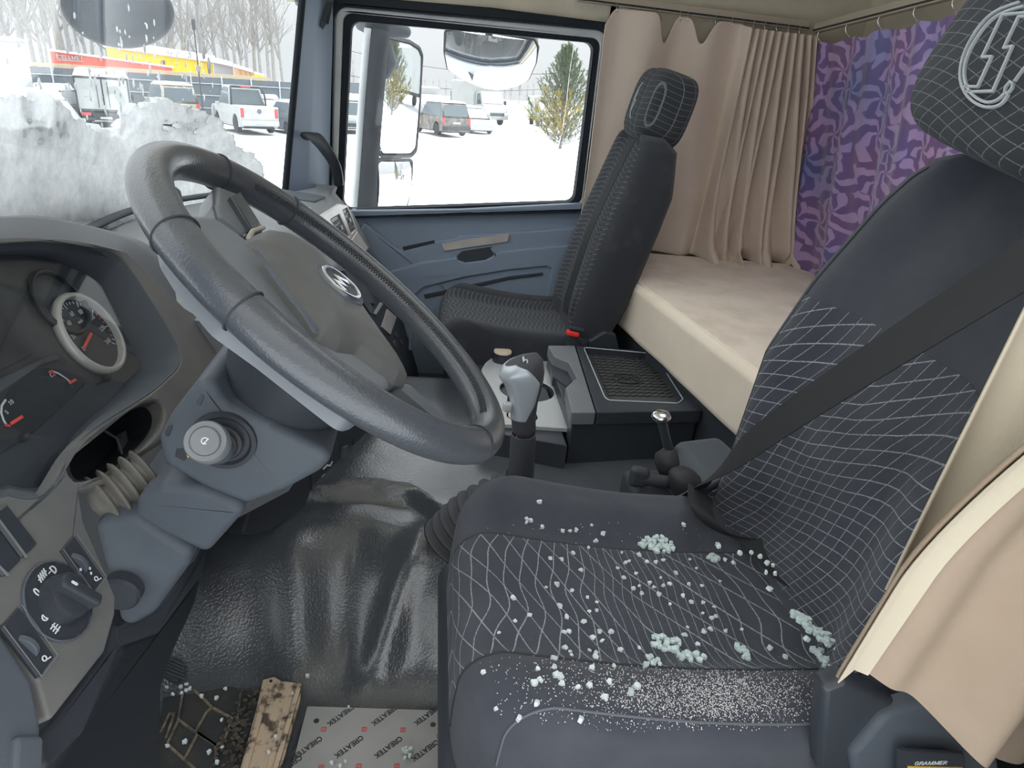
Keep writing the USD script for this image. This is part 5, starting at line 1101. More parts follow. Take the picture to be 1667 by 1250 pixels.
obj('glass_rim', rimtube(KM, kp, .01, .002, .0055), 'plastic_black', km, smooth=True)
obj('upper_rim', rimtube(M0, up_, .02, -.006, .006), 'plastic_black', ma, smooth=True); obj('lower_rim', rimtube(M0, lo_, .02, -.006, .005), 'plastic_black', ma, smooth=True)
obj('bracket', tube([at(800, 40, x=2.98), at(802, 5, x=2.90), at(800, -30, x=2.74)], .02, 12), 'plastic_black', km, smooth=True)
fmir = thing('front_mirror', 'dark round front mirror with snow spots hanging outside the windscreen', 'mirror')
fc = at(194, 16, y=1.20); fdv = unit(fc-CAM); fex = unit(np.cross(fdv, (0, 0, 1))); fez = np.cross(fex, fdv); fdp = (fc-CAM)@CM[:, 2]
r_a, r_b = 82*fdp/F, 57*fdp/F; ico = trimesh.creation.icosphere(4); FR_ = np.stack([fex, fdv, fez], 1)@rot((0, 1, 0), -7)
obj('housing', ((ico.vertices*[r_a, .07, r_b])@FR_.T+fc, ico.faces), 'plastic_dark', fmir, smooth=True)
obj('mirror_face', ((ico.vertices*[r_a*.93, .066, r_b*.92])@FR_.T+fc-fdv*.010, ico.faces), 'mirror_dark_reflection', fmir, smooth=True)
obj('mirror_stem', tube([fc+V(.05, .02, .1), fc+V(.1, .0, .4), fc+V(.2, -.2, .6)], .018, 10), 'plastic_black', fmir, smooth=True)

# ---------------------------------------------------------------- snow on the windscreen
def on_ws(px, py):
    y = .75
    for _ in range(12): p = at(px, py, y=y); y = float(ws(p[0], p[2]))
    return at(px, py, y=y)
ptop = [(-400, 120), (-60, 150), (0, 152), (29, 143), (45, 158), (75, 150), (100, 154), (115, 170), (128, 192), (145, 203), (165, 214), (180, 206), (200, 198), (212, 184), (225, 170), (250, 160), (270, 158), (300, 166), (330, 175), (350, 184), (365, 192), (375, 206), (388, 224), (410, 236), (425, 248), (432, 262), (436, 330), (700, 500)]
X, Z = np.meshgrid(np.linspace(.9, 2.40, 430), np.linspace(2.05, 2.60, 180), indexing='ij'); Y = ws(X, Z)
cc = (np.stack([X, Y, Z], -1)-CAM) @ CM; PX, PY = 833.5+F*cc[..., 0]/cc[..., 2], 625+F*cc[..., 1]/cc[..., 2]
edge = np.interp(PX, [p[0] for p in ptop], [p[1] for p in ptop])
nz = meshkit.fbm(np.stack([X*26, Y*26, Z*26], -1), 4, 5); nz2 = meshkit.fbm(np.stack([X*55, Y*55, Z*55], -1), 3, 9)
hgt = np.clip((PY-edge+(nz-.5)*30+(nz2-.5)*26-7)/34, -1, 1)
gap = ((np.abs(PX-75)/45)**2+(np.abs(PY-213)/20)**2 < 1) | ((np.abs(PX-305)/55)**2+(np.abs(PY-203)/16)**2 < 1)
hgt = np.where(gap & (nz2 < .37), -1, hgt)
hgt = np.where(PX > 438+8*nz, -1, hgt)
nz3 = meshkit.fbm(np.stack([X*95, Y*95, Z*95], -1), 2, 21); th_ = .003+.020*np.sqrt(np.clip(hgt, 0, 1))*(.2+1.1*nz)+.016*nz2+.012*nz3
keep = hgt > 0
m_, n_ = X.shape; inn = np.stack([X, Y+.0055, Z], -1).reshape(-1, 3); out = np.stack([X, Y+.0055+th_, Z], -1).reshape(-1, 3)
kq = keep[:-1, :-1] & keep[1:, :-1] & keep[1:, 1:] & keep[:-1, 1:]
i, j = np.nonzero(kq); q = np.stack([i*n_+j, (i+1)*n_+j, (i+1)*n_+j+1, i*n_+j+1], -1); o = m_*n_
E_ = {}
for a in q:
    for k in range(4): E_[(a[k], a[(k+1) % 4])] = 1
be = np.array([e_ for e_ in E_ if (e_[1], e_[0]) not in E_])
ff = np.vstack([quads(q), quads(q[:, ::-1]+o), quads(np.stack([be[:, 1], be[:, 0], be[:, 0]+o, be[:, 1]+o], 1))])
vv = np.vstack([inn, out]); used = np.unique(ff); re_ = -np.ones(len(vv), int); re_[used] = np.arange(len(used))
sn = thing('windscreen_snow', 'grey-white crusted snow lying on the lower part of the windscreen', 'snow', kind='stuff')
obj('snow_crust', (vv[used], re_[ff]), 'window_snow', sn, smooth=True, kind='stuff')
sp = []
for k in range(190):
    px, py = rng.uniform(5, 455), rng.uniform(2, 190)
    if k < 110: px, py = rng.normal(270, 95), rng.normal(128, 38)
    if not (0 < px < 458 and 0 < py): continue
    if py > np.interp(px, [p[0] for p in ptop], [p[1] for p in ptop])-4: continue
    c = on_ws(px, py)+V(0, .007, 0); s = min(abs(rng.normal(0, .0026))+.0016, .0055)
    v = trimesh.creation.icosphere(1).vertices*[s, .0018, s*rng.uniform(1, 2.6)]
    v = v*(1+.3*rng.standard_normal((len(v), 1))*.5); sp.append((v+c, trimesh.creation.icosphere(1).faces))
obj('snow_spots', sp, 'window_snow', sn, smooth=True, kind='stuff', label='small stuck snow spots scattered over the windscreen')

# ---------------------------------------------------------------- broken glass
from scipy.interpolate import LinearNDInterpolator
topv = CG[2:-2, 12:104].reshape(-1, 3); nn = gridnormals(CG)[2:-2, 12:104].reshape(-1, 3); topv = topv[np.abs(nn[:, 2]) > .25]
_zi = LinearNDInterpolator(topv[:, :2], topv[:, 2])
def on_cushion(px, py):
    z = 1.92
    for _ in range(14):
        p = at(px, py, z=z); q = float(_zi(p[0], p[1]))
        if q != q: return None
        z = .5*z+.5*q
    return at(px, py, z=z)
def chip(s, seed):
    r_ = np.random.default_rng(seed); a = np.sort(r_.uniform(0, 2*np.pi, 5)+np.array([0, .1, .2, .3, .4])*0)
    a = np.arange(5)*1.2566+r_.uniform(-.35, .35, 5); b = s/2*r_.uniform(.75, 1.15, 5)
    return prism(Polygon(np.c_[b*np.cos(a), b*np.sin(a)*r_.uniform(.7, 1.2)]), s*.62, s*.06)
chips = [(878,818),(856,846),(864,848),(857,851),(882,859),(916,865),(927,865),(938,864),(963,856),(982,869),(971,882),(895,909),(913,911),(932,902),(958,893),(945,929),(906,952),(889,957),(931,964),(956,974),(834,975),(862,1003),(838,1013),(812,1031),(912,987),(959,997),(970,995),(971,982),(922,1006),(950,1015),(917,1030),(926,1031),(995,1030),(976,1029),(965,1040),(980,1045),(960,1060),(970,1065),(920,1058),(930,1068),(927,1062),(969,1072),(1010,1060),(1040,1057),(903,1073),(903,1087),(905,1100),(913,1103),(875,1091),(869,1113),(877,1108),(914,1114),(940,1122),(960,1118),(990,1112),(983,1137),(1027,1127),(1036,1118),(787,1096),(776,1145),(790,1155),(808,1155),(873,1145),(846,1172),(946,1172),(963,1089),(1000,1085),(1052,1085),(1112,856),(1168,888),(1123,912),(1133,926),(1161,910),(1180,912),(1195,918),(1099,933),(1075,942),(1065,957),(1080,955),(1089,953),(1120,952),(1142,955),(1172,947),(1111,972),(1125,982),(1144,983),(1163,989),(1143,1000),(1165,1005),(1158,1008),(1120,1022),(1145,1030),(1155,1025),(1115,1035),(1180,1028),(1207,1026),(1135,1050),(1253,1057),(1277,1070),(1018,918),(1005,926),(1024,915),(1012,900),(1040,905),(1052,916),(1067,917),(1080,914),(1040,955),(1057,951),(1031,960),(1045,968),(1090,985),(1072,968),(1015,942),(1035,935)]
def reg(px, py):
    if py < 886: return 'the plain far strip of the driver cushion'
    if py > 1080: return 'the dusty plain near strip of the driver cushion'
    return 'the net pattern at the front of the driver cushion' if px < 945 else 'the net pattern in the middle of the driver cushion' if px < 1080 else 'the net pattern towards the backrest of the driver seat'
for k, (px, py) in enumerate(chips):
    c = on_cushion(px, py)
    if c is None: continue
    s = rng.uniform(.0055, .0095); R = rot((0, 0, 1), rng.uniform(0, 360)) @ rot((1, 0, 0), rng.uniform(-30, 30))
    obj('glass_fragment', move(turn(chip(s, k), R), c+V(0, 0, s*.52)), 'shard', smooth=False, label='small cube of broken glass on '+reg(px, py), cat='glass fragment', group='glass fragments on '+reg(px, py))
for k, (px, py) in enumerate([(1205,897),(1225,897),(1238,903),(1250,913),(1258,918),(1248,929),(1262,931),(1255,956),(1170,887),(1316,1037)]):
    c = at(px, py, z=1.945); s = rng.uniform(.006, .009)
    obj('glass_fragment', move(turn(chip(s, 300+k), rot((1, 0, 0), rng.uniform(-30, 30))), c), 'shard', smooth=False, label='small cube of broken window glass caught on the black lap belt', cat='glass fragment', group='glass fragments on the lap belt')
def fl(px, py): return 'beside the accelerator pedal' if px < 310 and py < 1135 else 'on the muddy floor mat' if px < 420 else 'on the beige metal channel' if px < 480 else 'on the printed metal plate'
for k, (px, py) in enumerate([(266,1112),(272,1117),(277,1112),(281,1128),(294,1116),(303,1112),(309,1119),(295,1126),(328,1131),(352,1134),(367,1119),(361,1170),(303,1122),(340,1222),(353,1238),(362,1215),(272,1212),(455,1252),(300,1205),(500,1098),(476,1127),(449,1197),(437,1222),(568,1149),(540,1240),(553,1245),(562,1238)]):
    c = at(px, py, z=1.438 if px > 420 else 1.418); s = rng.uniform(.006, .010)
    obj('glass_fragment', move(turn(chip(s, 500+k), rot((0, 0, 1), 40*k)), c), 'shard', smooth=False, label='small cube of broken glass '+fl(px, py), cat='glass fragment', group='glass fragments '+fl(px, py))
def clump(name, label, cx, cy, w, h, ang, n, seed, z=None):
    r_ = np.random.default_rng(seed); ms = []
    ca, sa = math.cos(math.radians(ang)), math.sin(math.radians(ang))
    for k in range(n):
        rr, a = math.sqrt(r_.uniform(0, 1)), r_.uniform(0, 6.283); dx, dy = rr*math.cos(a)*w/2, rr*math.sin(a)*h/2
        px, py = cx+dx*ca-dy*sa, cy+dx*sa+dy*ca
        c = on_cushion(px, py) if z is None else at(px, py, z=z)
        if c is None: continue
        s = r_.uniform(.006, .010); ms.append(move(turn(chip(s, seed*100+k), rot((0, 0, 1), r_.uniform(0, 360)) @ rot((1, 0, 0), r_.uniform(-18, 18))), c+V(0, 0, s*.5+r_.uniform(0, .003))))
    if ms: obj(name, ms, 'shard_clump', smooth=False, label=label, cat='glass clump')
clump('glass_clump', 'large oval clump of greenish cracked glass at the top seam of the cushion', 1071, 889, 58, 24, 8, 75, 1)
clump('glass_clump', 'small clump of cracked glass next to the belt on the driver cushion', 1162, 911, 22, 14, 10, 12, 2)
clump('glass_clump', 'long clump of cracked glass in the middle of the driver cushion', 1085, 1050, 60, 22, 14, 34, 3)
clump('glass_clump', 'ragged pile of cracked glass below the middle of the cushion net pattern', 1128, 1072, 48, 12, 6, 16, 4)
clump('glass_clump', 'narrow slanting clump of greenish glass right of the cushion middle', 1208, 1062, 34, 10, 52, 14, 5)
clump('glass_clump', 'long row of cracked glass along the rear edge of the driver cushion', 1328, 1030, 105, 16, 40, 46, 6, 1.945)
clump('glass_clump', 'greenish clump of glass beside the near curtain corner', 1345, 1078, 62, 20, 36, 34, 7, 1.925)
clump('glass_clump', 'pair of merged glass pieces at the front of the glass dust', 1062, 1078, 30, 16, 0, 10, 8)
clump('glass_clump', 'broken glass lump lying on the printed plate', 661, 1226, 16, 22, 0, 9, 9, 1.438)
dust = []
tet = np.array([(0, 0, 1), (.94, 0, -.33), (-.47, .82, -.33), (-.47, -.82, -.33)]); tf_ = np.array([(0, 1, 2), (0, 2, 3), (0, 3, 1), (1, 3, 2)])
for k in range(5200):
    u_ = rng.random()
    px, py = (rng.normal(1175, 85), rng.normal(1132, 26)) if u_ < .62 else (rng.normal(1060, 120), rng.normal(1110, 45)) if u_ < .92 else (rng.uniform(780, 1300), rng.uniform(850, 1180))
    c = on_cushion(px, py)
    if c is None: continue
    dust.append((tet*rng.uniform(.0005, .0013)@rot((1, 1, 0), rng.uniform(0, 360)).T+c+V(0, 0, .0006), tf_))
obj('glass_dust', dust, 'glass_dust', smooth=False, kind='stuff', label='pale glass dust and tiny splinters spread over the near part of the driver cushion', cat='glass dust')
# ---------------------------------------------------------------- the snowy yard
_d1, _d2 = ray(400, 128), ray(750, 150); GN = np.cross(_d1, _d2); GN = unit(GN*np.sign(GN[2]))
G0_ = CAM-2.55*GN
def gz(x, y): return (GN@G0_-GN[0]*x-GN[1]*y)/GN[2]
def atg(px, py):
    d = ray(px, py); t = (GN@(G0_-CAM))/(d@GN); return CAM+t*d
def hy(px): return 128+(px-400)*22/350
def gpt(px, dist):
    p = CAM+unit(ray(px, hy(px)))*dist; return V(p[0], p[1], gz(p[0], p[1]))
def dep(p): return (np.asarray(p)-CAM)@CM[:, 2]
def stand(p, fwd=None, yaw=0.0, s=1.0):
    """Placement on the yard: local x points away from the truck (turned by yaw degrees), z up."""
    d = unit(V(p[0], p[1], 0)) if fwd is None else unit(fwd); z = GN; x = unit(d-z*(d@z)); y = np.cross(z, x)
    c, sn_ = math.cos(math.radians(yaw)), math.sin(math.radians(yaw)); x, y = c*x+sn_*y, -sn_*x+c*y
    m = np.eye(4); m[:3, 0], m[:3, 1], m[:3, 2], m[:3, 3] = x*s, y*s, z*s, p; return m
ux = np.r_[np.linspace(-30, 30, 40), np.linspace(31, 90, 80), np.linspace(93, 420, 50)]; uy = np.r_[np.linspace(-220, -72, 26), np.linspace(-70, 80, 130), np.linspace(84, 260, 30)]
X, Y = np.meshgrid(ux, uy, indexing='ij')
amp = .10*sstep(np.hypot(X, Y), 6, 20)
bump_ = amp*(meshkit.fbm(np.stack([X*.45, Y*.45, 0*X], -1), 4, 2)-.5)*2*.7
obj('ground', sheet(np.stack([X, Y, gz(X, Y)+bump_-.02], -1), .5), 'snow', smooth=True, kind='structure', label='flat snow-covered yard outside the truck')

def wheel(x, y, r, w): return revolve([(.0001, -w/2), (r*.9, -w/2), (r, -w*.35), (r, w*.35), (r*.9, w/2), (.0001, w/2)], 20, (x, y, r), (0, 1, 0))
def sideprism(pts, w, taper=0.0, zb=0.0, zt=1.0, bev=.03):
    """A side outline (x,z) given a width; above zb it narrows towards zt by taper."""
    v, f = prism(Polygon(pts), w, bev); v = v.copy(); o = np.stack([v[:, 0], v[:, 2]+w/2, v[:, 1]], 1)
    k = 1-taper*np.clip((o[:, 2]-zb)/(zt-zb), 0, 1); o[:, 1] *= k
    return o, f[:, ::-1]
def vehicle(name, label, cat, p, yaw, L, W, H, paint, kind='suv', snow=.05, glass='car_glass', group=None, plate=True, lowpaint=None):
    t = thing(name, label, cat, mat4=stand(p, yaw=yaw), group=group); h = H
    hl, wr, bz = L/2, .19*H, .14*H
    if kind == 'suv':
        body = [(-hl, bz), (-hl*1.0, .50*h), (-hl*.96, .56*h), (hl*.42, .56*h), (hl*.9, .50*h), (hl, .40*h), (hl, bz)]
        cab = [(-hl*.97, .55*h), (-hl*.86, .95*h), (-hl*.74, h), (hl*.05, h), (hl*.18, .97*h), (hl*.47, .55*h)]
    elif kind == 'pickup':
        body = [(-hl, .24*h), (-hl, .60*h), (hl*.40, .60*h), (hl*.9, .56*h), (hl, .46*h), (hl, bz), (-hl*.9, bz)]
        cab = [(-hl*.28, .58*h), (-hl*.18, .97*h), (-hl*.08, h), (hl*.18, h), (hl*.26, .97*h), (hl*.50, .58*h)]
    elif kind == 'hatch':
        body = [(-hl, bz), (-hl, .52*h), (hl*.50, .58*h), (hl*.95, .46*h), (hl, .34*h), (hl, bz)]
        cab = [(-hl*.95, .52*h), (-hl*.72, .93*h), (-hl*.4, h), (hl*.0, h), (hl*.15, .96*h), (hl*.60, .55*h)]
    else:                                                        # van cab
        body = [(-hl, bz), (-hl, .52*h), (hl*.62, .50*h), (hl*.95, .42*h), (hl, .34*h), (hl, bz)]
        cab = [(-hl, .50*h), (-hl, h), (hl*.2, h), (hl*.34, .97*h), (hl*.68, .50*h)]
    wb, wt = .56*h, h
    arches = [Point(-hl*.62, wr).buffer(wr*1.2), Point(hl*.62, wr).buffer(wr*1.2)]
    bp_ = Polygon(body)
    for a in arches: bp_ = bp_.difference(a)
    bd = obj('body', sideprism(bp_, W), lowpaint or paint, t, smooth=40)
    cb = obj('cabin', sideprism(cab, W*.97, .16, wb, wt), paint, t, smooth=40)
    def inset(pts, k): c = np.mean(pts, 0); return [(c+(np.array(p_)-c)*k) for p_ in pts]
    sw_ = [p_ for p_ in inset(cab, .86)]; sw_ = [(a, max(b, .585*h)) for a, b in sw_]
    obj('side_glass', sideprism(sw_, W*.985, .155, wb, wt, .0), glass, cb, smooth=False)
    xb = [cab[0], cab[1]]; xf = [cab[-1], cab[-2]]
    for nm, (a, b), s in (('rear_window', xb, -1), ('windscreen', xf, 1)):
        a, b = np.array(a), np.array(b); d = b-a; n2 = unit(V(-d[1], 0, d[0])*(1 if s < 0 else -1))
        q = [a+d*.12, a+d*.92]; k0, k1 = W*.42, W*.37
        v = np.array([[q[0][0], -k0, q[0][1]], [q[0][0], k0, q[0][1]], [q[1][0], k1, q[1][1]], [q[1][0], -k1, q[1][1]]])
        v = np.vstack([v+n2*.02, v-n2*.03]); f = quads([[0, 1, 2, 3], [7, 6, 5, 4], [0, 4, 5, 1], [1, 5, 6, 2], [2, 6, 7, 3], [3, 7, 4, 0]])
        obj(nm, (v, f), glass if nm == 'rear_window' or snow < .1 else 'frost_glass', cb, smooth=False)
    for a in (-hl*.62, hl*.62):
        for s in (-1, 1): obj('wheel', wheel(a, s*(W/2-.12), wr, .22), 'tyre', t, smooth=40)
    for s in (-1, 1):
        obj('tail_lamp', rbox((-hl-.0, s*(W/2-.10), .46*h), (.08, .15, .20*h), .02), 'red_lamp', bd, smooth=50)
        obj('headlamp', rbox((hl*.98, s*(W/2-.2), .42*h), (.1, .3, .10*h), .03), 'lamp_glass', bd, smooth=50)
        obj('wing_mirror', rbox((cab[-1][0]-.35, s*(W/2+.08), .60*h), (.1, .2, .15), .03), paint, t, smooth=50)
    obj('rear_bumper', rbox((-hl-.06, 0, .24*h), (.16, W*.98, .11*h), .04), paint if kind == 'pickup' else 'under', t, smooth=50)
    obj('front_bumper', rbox((hl+.02, 0, .22*h), (.14, W*.96, .14*h), .04), paint, t, smooth=50)
    if plate: obj('number_plate', rbox((-hl-.15 if kind != 'suv' else -hl-.03, 0, .25*h if kind == 'pickup' else .40*h), (.03, .5, .11), .006), 'white_paint', t, smooth=False)
    obj('underbody', rbox((0, 0, bz+.02), (L*.92, W*.8, .16), .03), 'under', t)
    if snow > 0:
        x0, x1 = cab[1][0], cab[-2][0]; gx_, gy_ = np.meshgrid(np.linspace(x0, x1, 16), np.linspace(-W*.41, W*.41, 12), indexing='ij')
        ed = np.minimum.reduce([(gx_-x0)/.2, (x1-gx_)/.2, (W*.41-np.abs(gy_))/.15]); zz_ = h-.03+.0*gx_+snow*np.sqrt(np.clip(ed, 0, 1))*(.75+.5*meshkit.fbm(np.stack([gx_*2, gy_*2, gx_*0+h], -1), 2, 4))
        obj('roof_snow', sheet(np.stack([gx_, gy_, zz_+.03], -1), .05), 'snow_cap', t, smooth=True)
    return t
def top_h(px, pyb, pyt): p = atg(px, pyb); return (pyb-pyt)*dep(p)/F
# parked cars in front
p = atg(397, 219); Hh = (219-150)*dep(p)/F
pu_ = vehicle('pickup_truck', 'white double-cab pickup with red tail lamps parked tail towards the windscreen', 'pickup truck', p+V(1.9, .4, 0), 17, 5.0, 1.85, Hh, 'white_paint', 'pickup', .03)
obj('tailgate_emblem', revolve([(.0001, .03), (.10, .03), (.12, .0)], 5, (-2.5, 0, Hh*.5), (-1, 0, 0)), 'dark_paint', pu_)
obj('roll_bar', [tube(spline([(-.95, s*.84, Hh*.60), (-.85, s*.80, Hh*.9), (-.6, s*.72, Hh*1.0)], 10), .045, 8) for s in (-1, 1)]+[tube([(-.6, -.72, Hh*1.0), (-.6, .72, Hh*1.0)], .045, 8)], 'plastic_black', pu_, smooth=True)
obj('brake_light', rbox((-.66, 0, Hh*1.0), (.06, .5, .06), .01), 'red_lamp', pu_)
p = atg(270, 205); Hh = (203-141)*dep(p)/F
vehicle('suv', 'tan snow-dusted off-road car parked between the box truck and the white pickup', 'car', p+V(1.9, .3, 0), 14, 4.5, 1.85, Hh*.98, 'tan_paint', 'suv', .12, plate=False)
p = gpt(52, 28)
vehicle('suv', 'white car under thick snow at the left edge of the windscreen', 'car', p, -28, 4.2, 1.8, 1.6, 'van_white', 'suv', .28, 'frost_glass', plate=False)
p = gpt(74, 43)
vehicle('hatchback', 'small white snow-covered car beside the white box truck', 'car', p, 160, 4.0, 1.7, 1.5, 'van_white', 'hatch', .28, 'frost_glass', plate=False)
p = gpt(476, 41.5)
vehicle('suv', 'dark blue car beside the white pickup, half hidden by the windscreen pillar', 'car', p, 20, 4.4, 1.8, 1.55, 'dark_paint', 'suv', .10)
p = gpt(428, 46.3)
vehicle('hatchback', 'grey-white car behind the white pickup', 'car', p, 170, 4.0, 1.7, 1.55, 'grey_paint', 'hatch', .2, 'frost_glass')
def boxtruck(name, label, p, yaw, L, W, H, z0, snow=.2, doors=True, cabside=1, group=None):
    """Cargo box with its rear at local x = 0, the cab in front of it."""
    t = thing(name, label, 'truck', mat4=stand(p, yaw=yaw), group=group)
    obj('cargo_box', rbox((L/2, 0, (z0+H)/2), (L, W, H-z0), .03), 'van_white', t)
    if doors:
        for s in (-1, 1):
            obj('rear_door', rbox((-.02, s*W*.243, (z0+H)/2), (.06, W*.46, (H-z0)*.90), .015), 'van_white', t)
            obj('door_bar', tube([(-.07, s*W*.10, z0+.15), (-.07, s*W*.10, H-.2)], .015, 8), 'under', t, smooth=True)
        fr = [rbox((-.03, s*(W/2-.03), (z0+H)/2), (.08, .07, H-z0), .015) for s in (-1, 1)]+[rbox((-.03, 0, H-.05), (.08, W, .10), .015), rbox((-.03, 0, z0+.03), (.08, W, .08), .015), rbox((-.045, 0, (z0+H)/2), (.03, .03, (H-z0)*.9), .008)]
        obj('door_frame', fr, 'under', t)
    obj('chassis', rbox((L/2, 0, z0-.18), (L, W*.5, .24), .02), 'under', t)
    obj('rear_bar', rbox((-.02, 0, z0-.35), (.08, W*.9, .12), .02), 'under', t)
    for s in (-1, 1):
        obj('tail_lamp', rbox((-.06, s*W*.36, z0-.14), (.06, .40, .14), .01), 'red_lamp', t)
        obj('wheel', wheel(L*.28, s*(W/2-.25), .40, .34), 'tyre', t, smooth=40); obj('wheel', wheel(L+.9, s*(W/2-.25), .40, .26), 'tyre', t, smooth=40)
    obj('number_plate', rbox((-.07, 0, z0-.30), (.02, .5, .11), .004), 'white_paint', t)
    cw = W*.88; ch = min(H*.82, 2.5)
    cabp = [(L+.05, .45), (L+.05, ch), (L+.9, ch), (L+1.35, ch*.62), (L+2.0, ch*.50), (L+2.15, .45)]
    obj('cab', sideprism(cabp, cw, .1, ch*.5, ch), 'van_white', t, smooth=40)
    obj('cab_side_glass', sideprism([(L+.3, ch*.60), (L+.35, ch*.92), (L+.85, ch*.92), (L+1.2, ch*.62)], cw*1.0, .085, ch*.5, ch, 0), 'car_glass', t, smooth=False)
    v = np.array([(L+1.33, -cw*.42, ch*.64), (L+1.33, cw*.42, ch*.64), (L+.93, cw*.38, ch*.97), (L+.93, -cw*.38, ch*.97)]); n2 = unit(V(.8, 0, .6))
    v = np.vstack([v+n2*.03, v-n2*.03]); obj('cab_windscreen', (v, quads([[0, 1, 2, 3], [7, 6, 5, 4], [0, 4, 5, 1], [1, 5, 6, 2], [2, 6, 7, 3], [3, 7, 4, 0]])), 'frost_glass', t, smooth=False)
    obj('cab_grille', rbox((L+2.13, 0, ch*.33), (.06, cw*.6, .22), .02), 'under', t)
    for s in (-1, 1):
        obj('headlamp', rbox((L+2.08, s*cw*.38, ch*.36), (.12, .3, .16), .03), 'lamp_glass', t); obj('cab_mirror', rbox((L+1.15, s*(cw/2+.15), ch*.68), (.1, .22, .3), .03), 'under', t)
    if snow > 0:
        gx_, gy_ = np.meshgrid(np.linspace(-.05, L, 22), np.linspace(-W/2-.02, W/2+.02, 16), indexing='ij')
        ed = np.minimum.reduce([(gx_+.05)/.15, (L-gx_)/.2, (W/2+.02-np.abs(gy_))/.2]); zz_ = H+snow*np.sqrt(np.clip(ed, 0, 1))*(.8+.4*meshkit.fbm(np.stack([gx_, gy_, gx_*0], -1), 2, 8))
        obj('roof_snow', sheet(np.stack([gx_, gy_, zz_], -1), .06), 'snow_cap', t, smooth=True)
    return t
p = atg(176, 208); k = dep(p)/F
boxtruck('box_truck', 'white box truck with two closed rear doors and snow on its roof', p, -2, 4.0, 76*k, (208-132)*k, (208-183)*k, .34)
p = gpt(-8, 33)
boxtruck('box_truck', 'tall white truck body cut by the left edge of the windscreen view', p, 10, 5.0, 2.2, 3.35, 1.0, .12, doors=False)
# the yard seen through the side window
p = atg(711, 222); Hh = (222-171)*dep(p)/F
vehicle('suv', 'dirty dark off-road car seen from behind beside the tall door mirror', 'car', p+V(1.9, -.2, 0), 26, 4.5, 1.9, Hh, 'black_suv', 'suv', .10)
p = atg(578, 218); Hh = 1.7
vehicle('suv', 'snow-capped car with a red stripe at the front edge of the side window', 'car', p+V(1.9, .6, 0), 4, 4.6, 1.9, Hh, 'grey_paint', 'suv', .32)
p = gpt(772, 52)
vehicle('hatchback', 'white hatchback facing the truck in front of the white delivery van', 'car', p, 205, 4.1, 1.75, 1.62, 'white_paint', 'hatch', .12, 'frost_glass')
p = gpt(822, 60)
boxtruck('box_truck', 'white delivery van with box body facing the truck beside the pine', p+V(4.5, 3.0, 0), 205, 4.2, 2.3, 3.2, .8, .08, doors=False)
p = gpt(712, 56)
boxtruck('box_truck', 'white open-bed truck facing the yard behind the dirty dark car', p+V(4.5, 2.2, 0), 202, 3.6, 2.2, 2.5, .9, .10, doors=False)
p = gpt(880, 75)
boxtruck('box_truck', 'far white van half hidden behind the pine', p, 190, 4.0, 2.2, 2.6, .8, .08, doors=False)
# vehicles standing behind the truck, seen only in the door mirrors
p = V(11.5, -30, 0); p[2] = gz(p[0], p[1]); tk = boxtruck('box_truck', 'tall grey-white lorry body seen in the upper door mirror', p, 150, 7.0, 2.5, 3.9, 1.2, .1)
# fence
fa, fb = gpt(20, 47), gpt(500, 50); nf = 9
for k in range(nf):
    a, b = fa+(fb-fa)*k/nf, fa+(fb-fa)*(k+1)/nf; a[2], b[2] = gz(a[0], a[1]), gz(b[0], b[1])
    d = b-a; L = np.linalg.norm(d); ex = d/L; R = np.stack([ex, unit(np.cross(GN, ex)), GN], 1)
    ft = thing('fence_section', 'dark grey sheet fence section behind the parked vehicles', 'fence', group='fence sections behind the parked vehicles')
    obj('sheet', rbox((a+b)/2+GN*1.25, (L-.04, .05, 2.5), .01, R), 'fence', ft)
    for zr in (.8, 1.5, 2.15): obj('rail', rbox((a+b)/2+GN*zr-R[:, 1]*.05*np.sign(R[:, 1]@a), (L, .05, .05), .008, R), 'fence_bar', ft)
    obj('post', rbox(a+GN*1.3-R[:, 1]*.07*np.sign(R[:, 1]@a), (.08, .08, 2.6), .01, R), 'fence_bar', ft)
fa, fb = gpt(540, 75), gpt(640, 78)
for k in range(2):
    a, b = fa+(fb-fa)*k/2, fa+(fb-fa)*(k+1)/2; d = b-a; L = np.linalg.norm(d); ex = d/L; R = np.stack([ex, unit(np.cross(GN, ex)), GN], 1)
    ft = thing('fence_section', 'dark fence panel far behind the door mirror', 'fence', group='fence panels behind the door mirror'); obj('sheet', rbox((a+b)/2+GN*1.4, (L-.05, .05, 2.8), .01, R), 'fence', ft)
    obj('post', rbox(a+GN*1.4, (.1, .1, 2.9), .01, R), 'fence_bar', ft)
fa, fb = gpt(735, 78), gpt(765, 78); d = fb-fa; L = np.linalg.norm(d); ex = d/L; R = np.stack([ex, unit(np.cross(GN, ex)), GN], 1)
ft = thing('fence_section', 'dark fence panel between the open-bed truck and the delivery van', 'fence'); obj('sheet', rbox((fa+fb)/2+GN*1.3, (L, .05, 2.6), .01, R), 'fence', ft); obj('post', rbox((fa+fb)/2+GN*1.35-ex*.4, (.1, .12, 2.7), .01, R), 'fence_bar', ft)
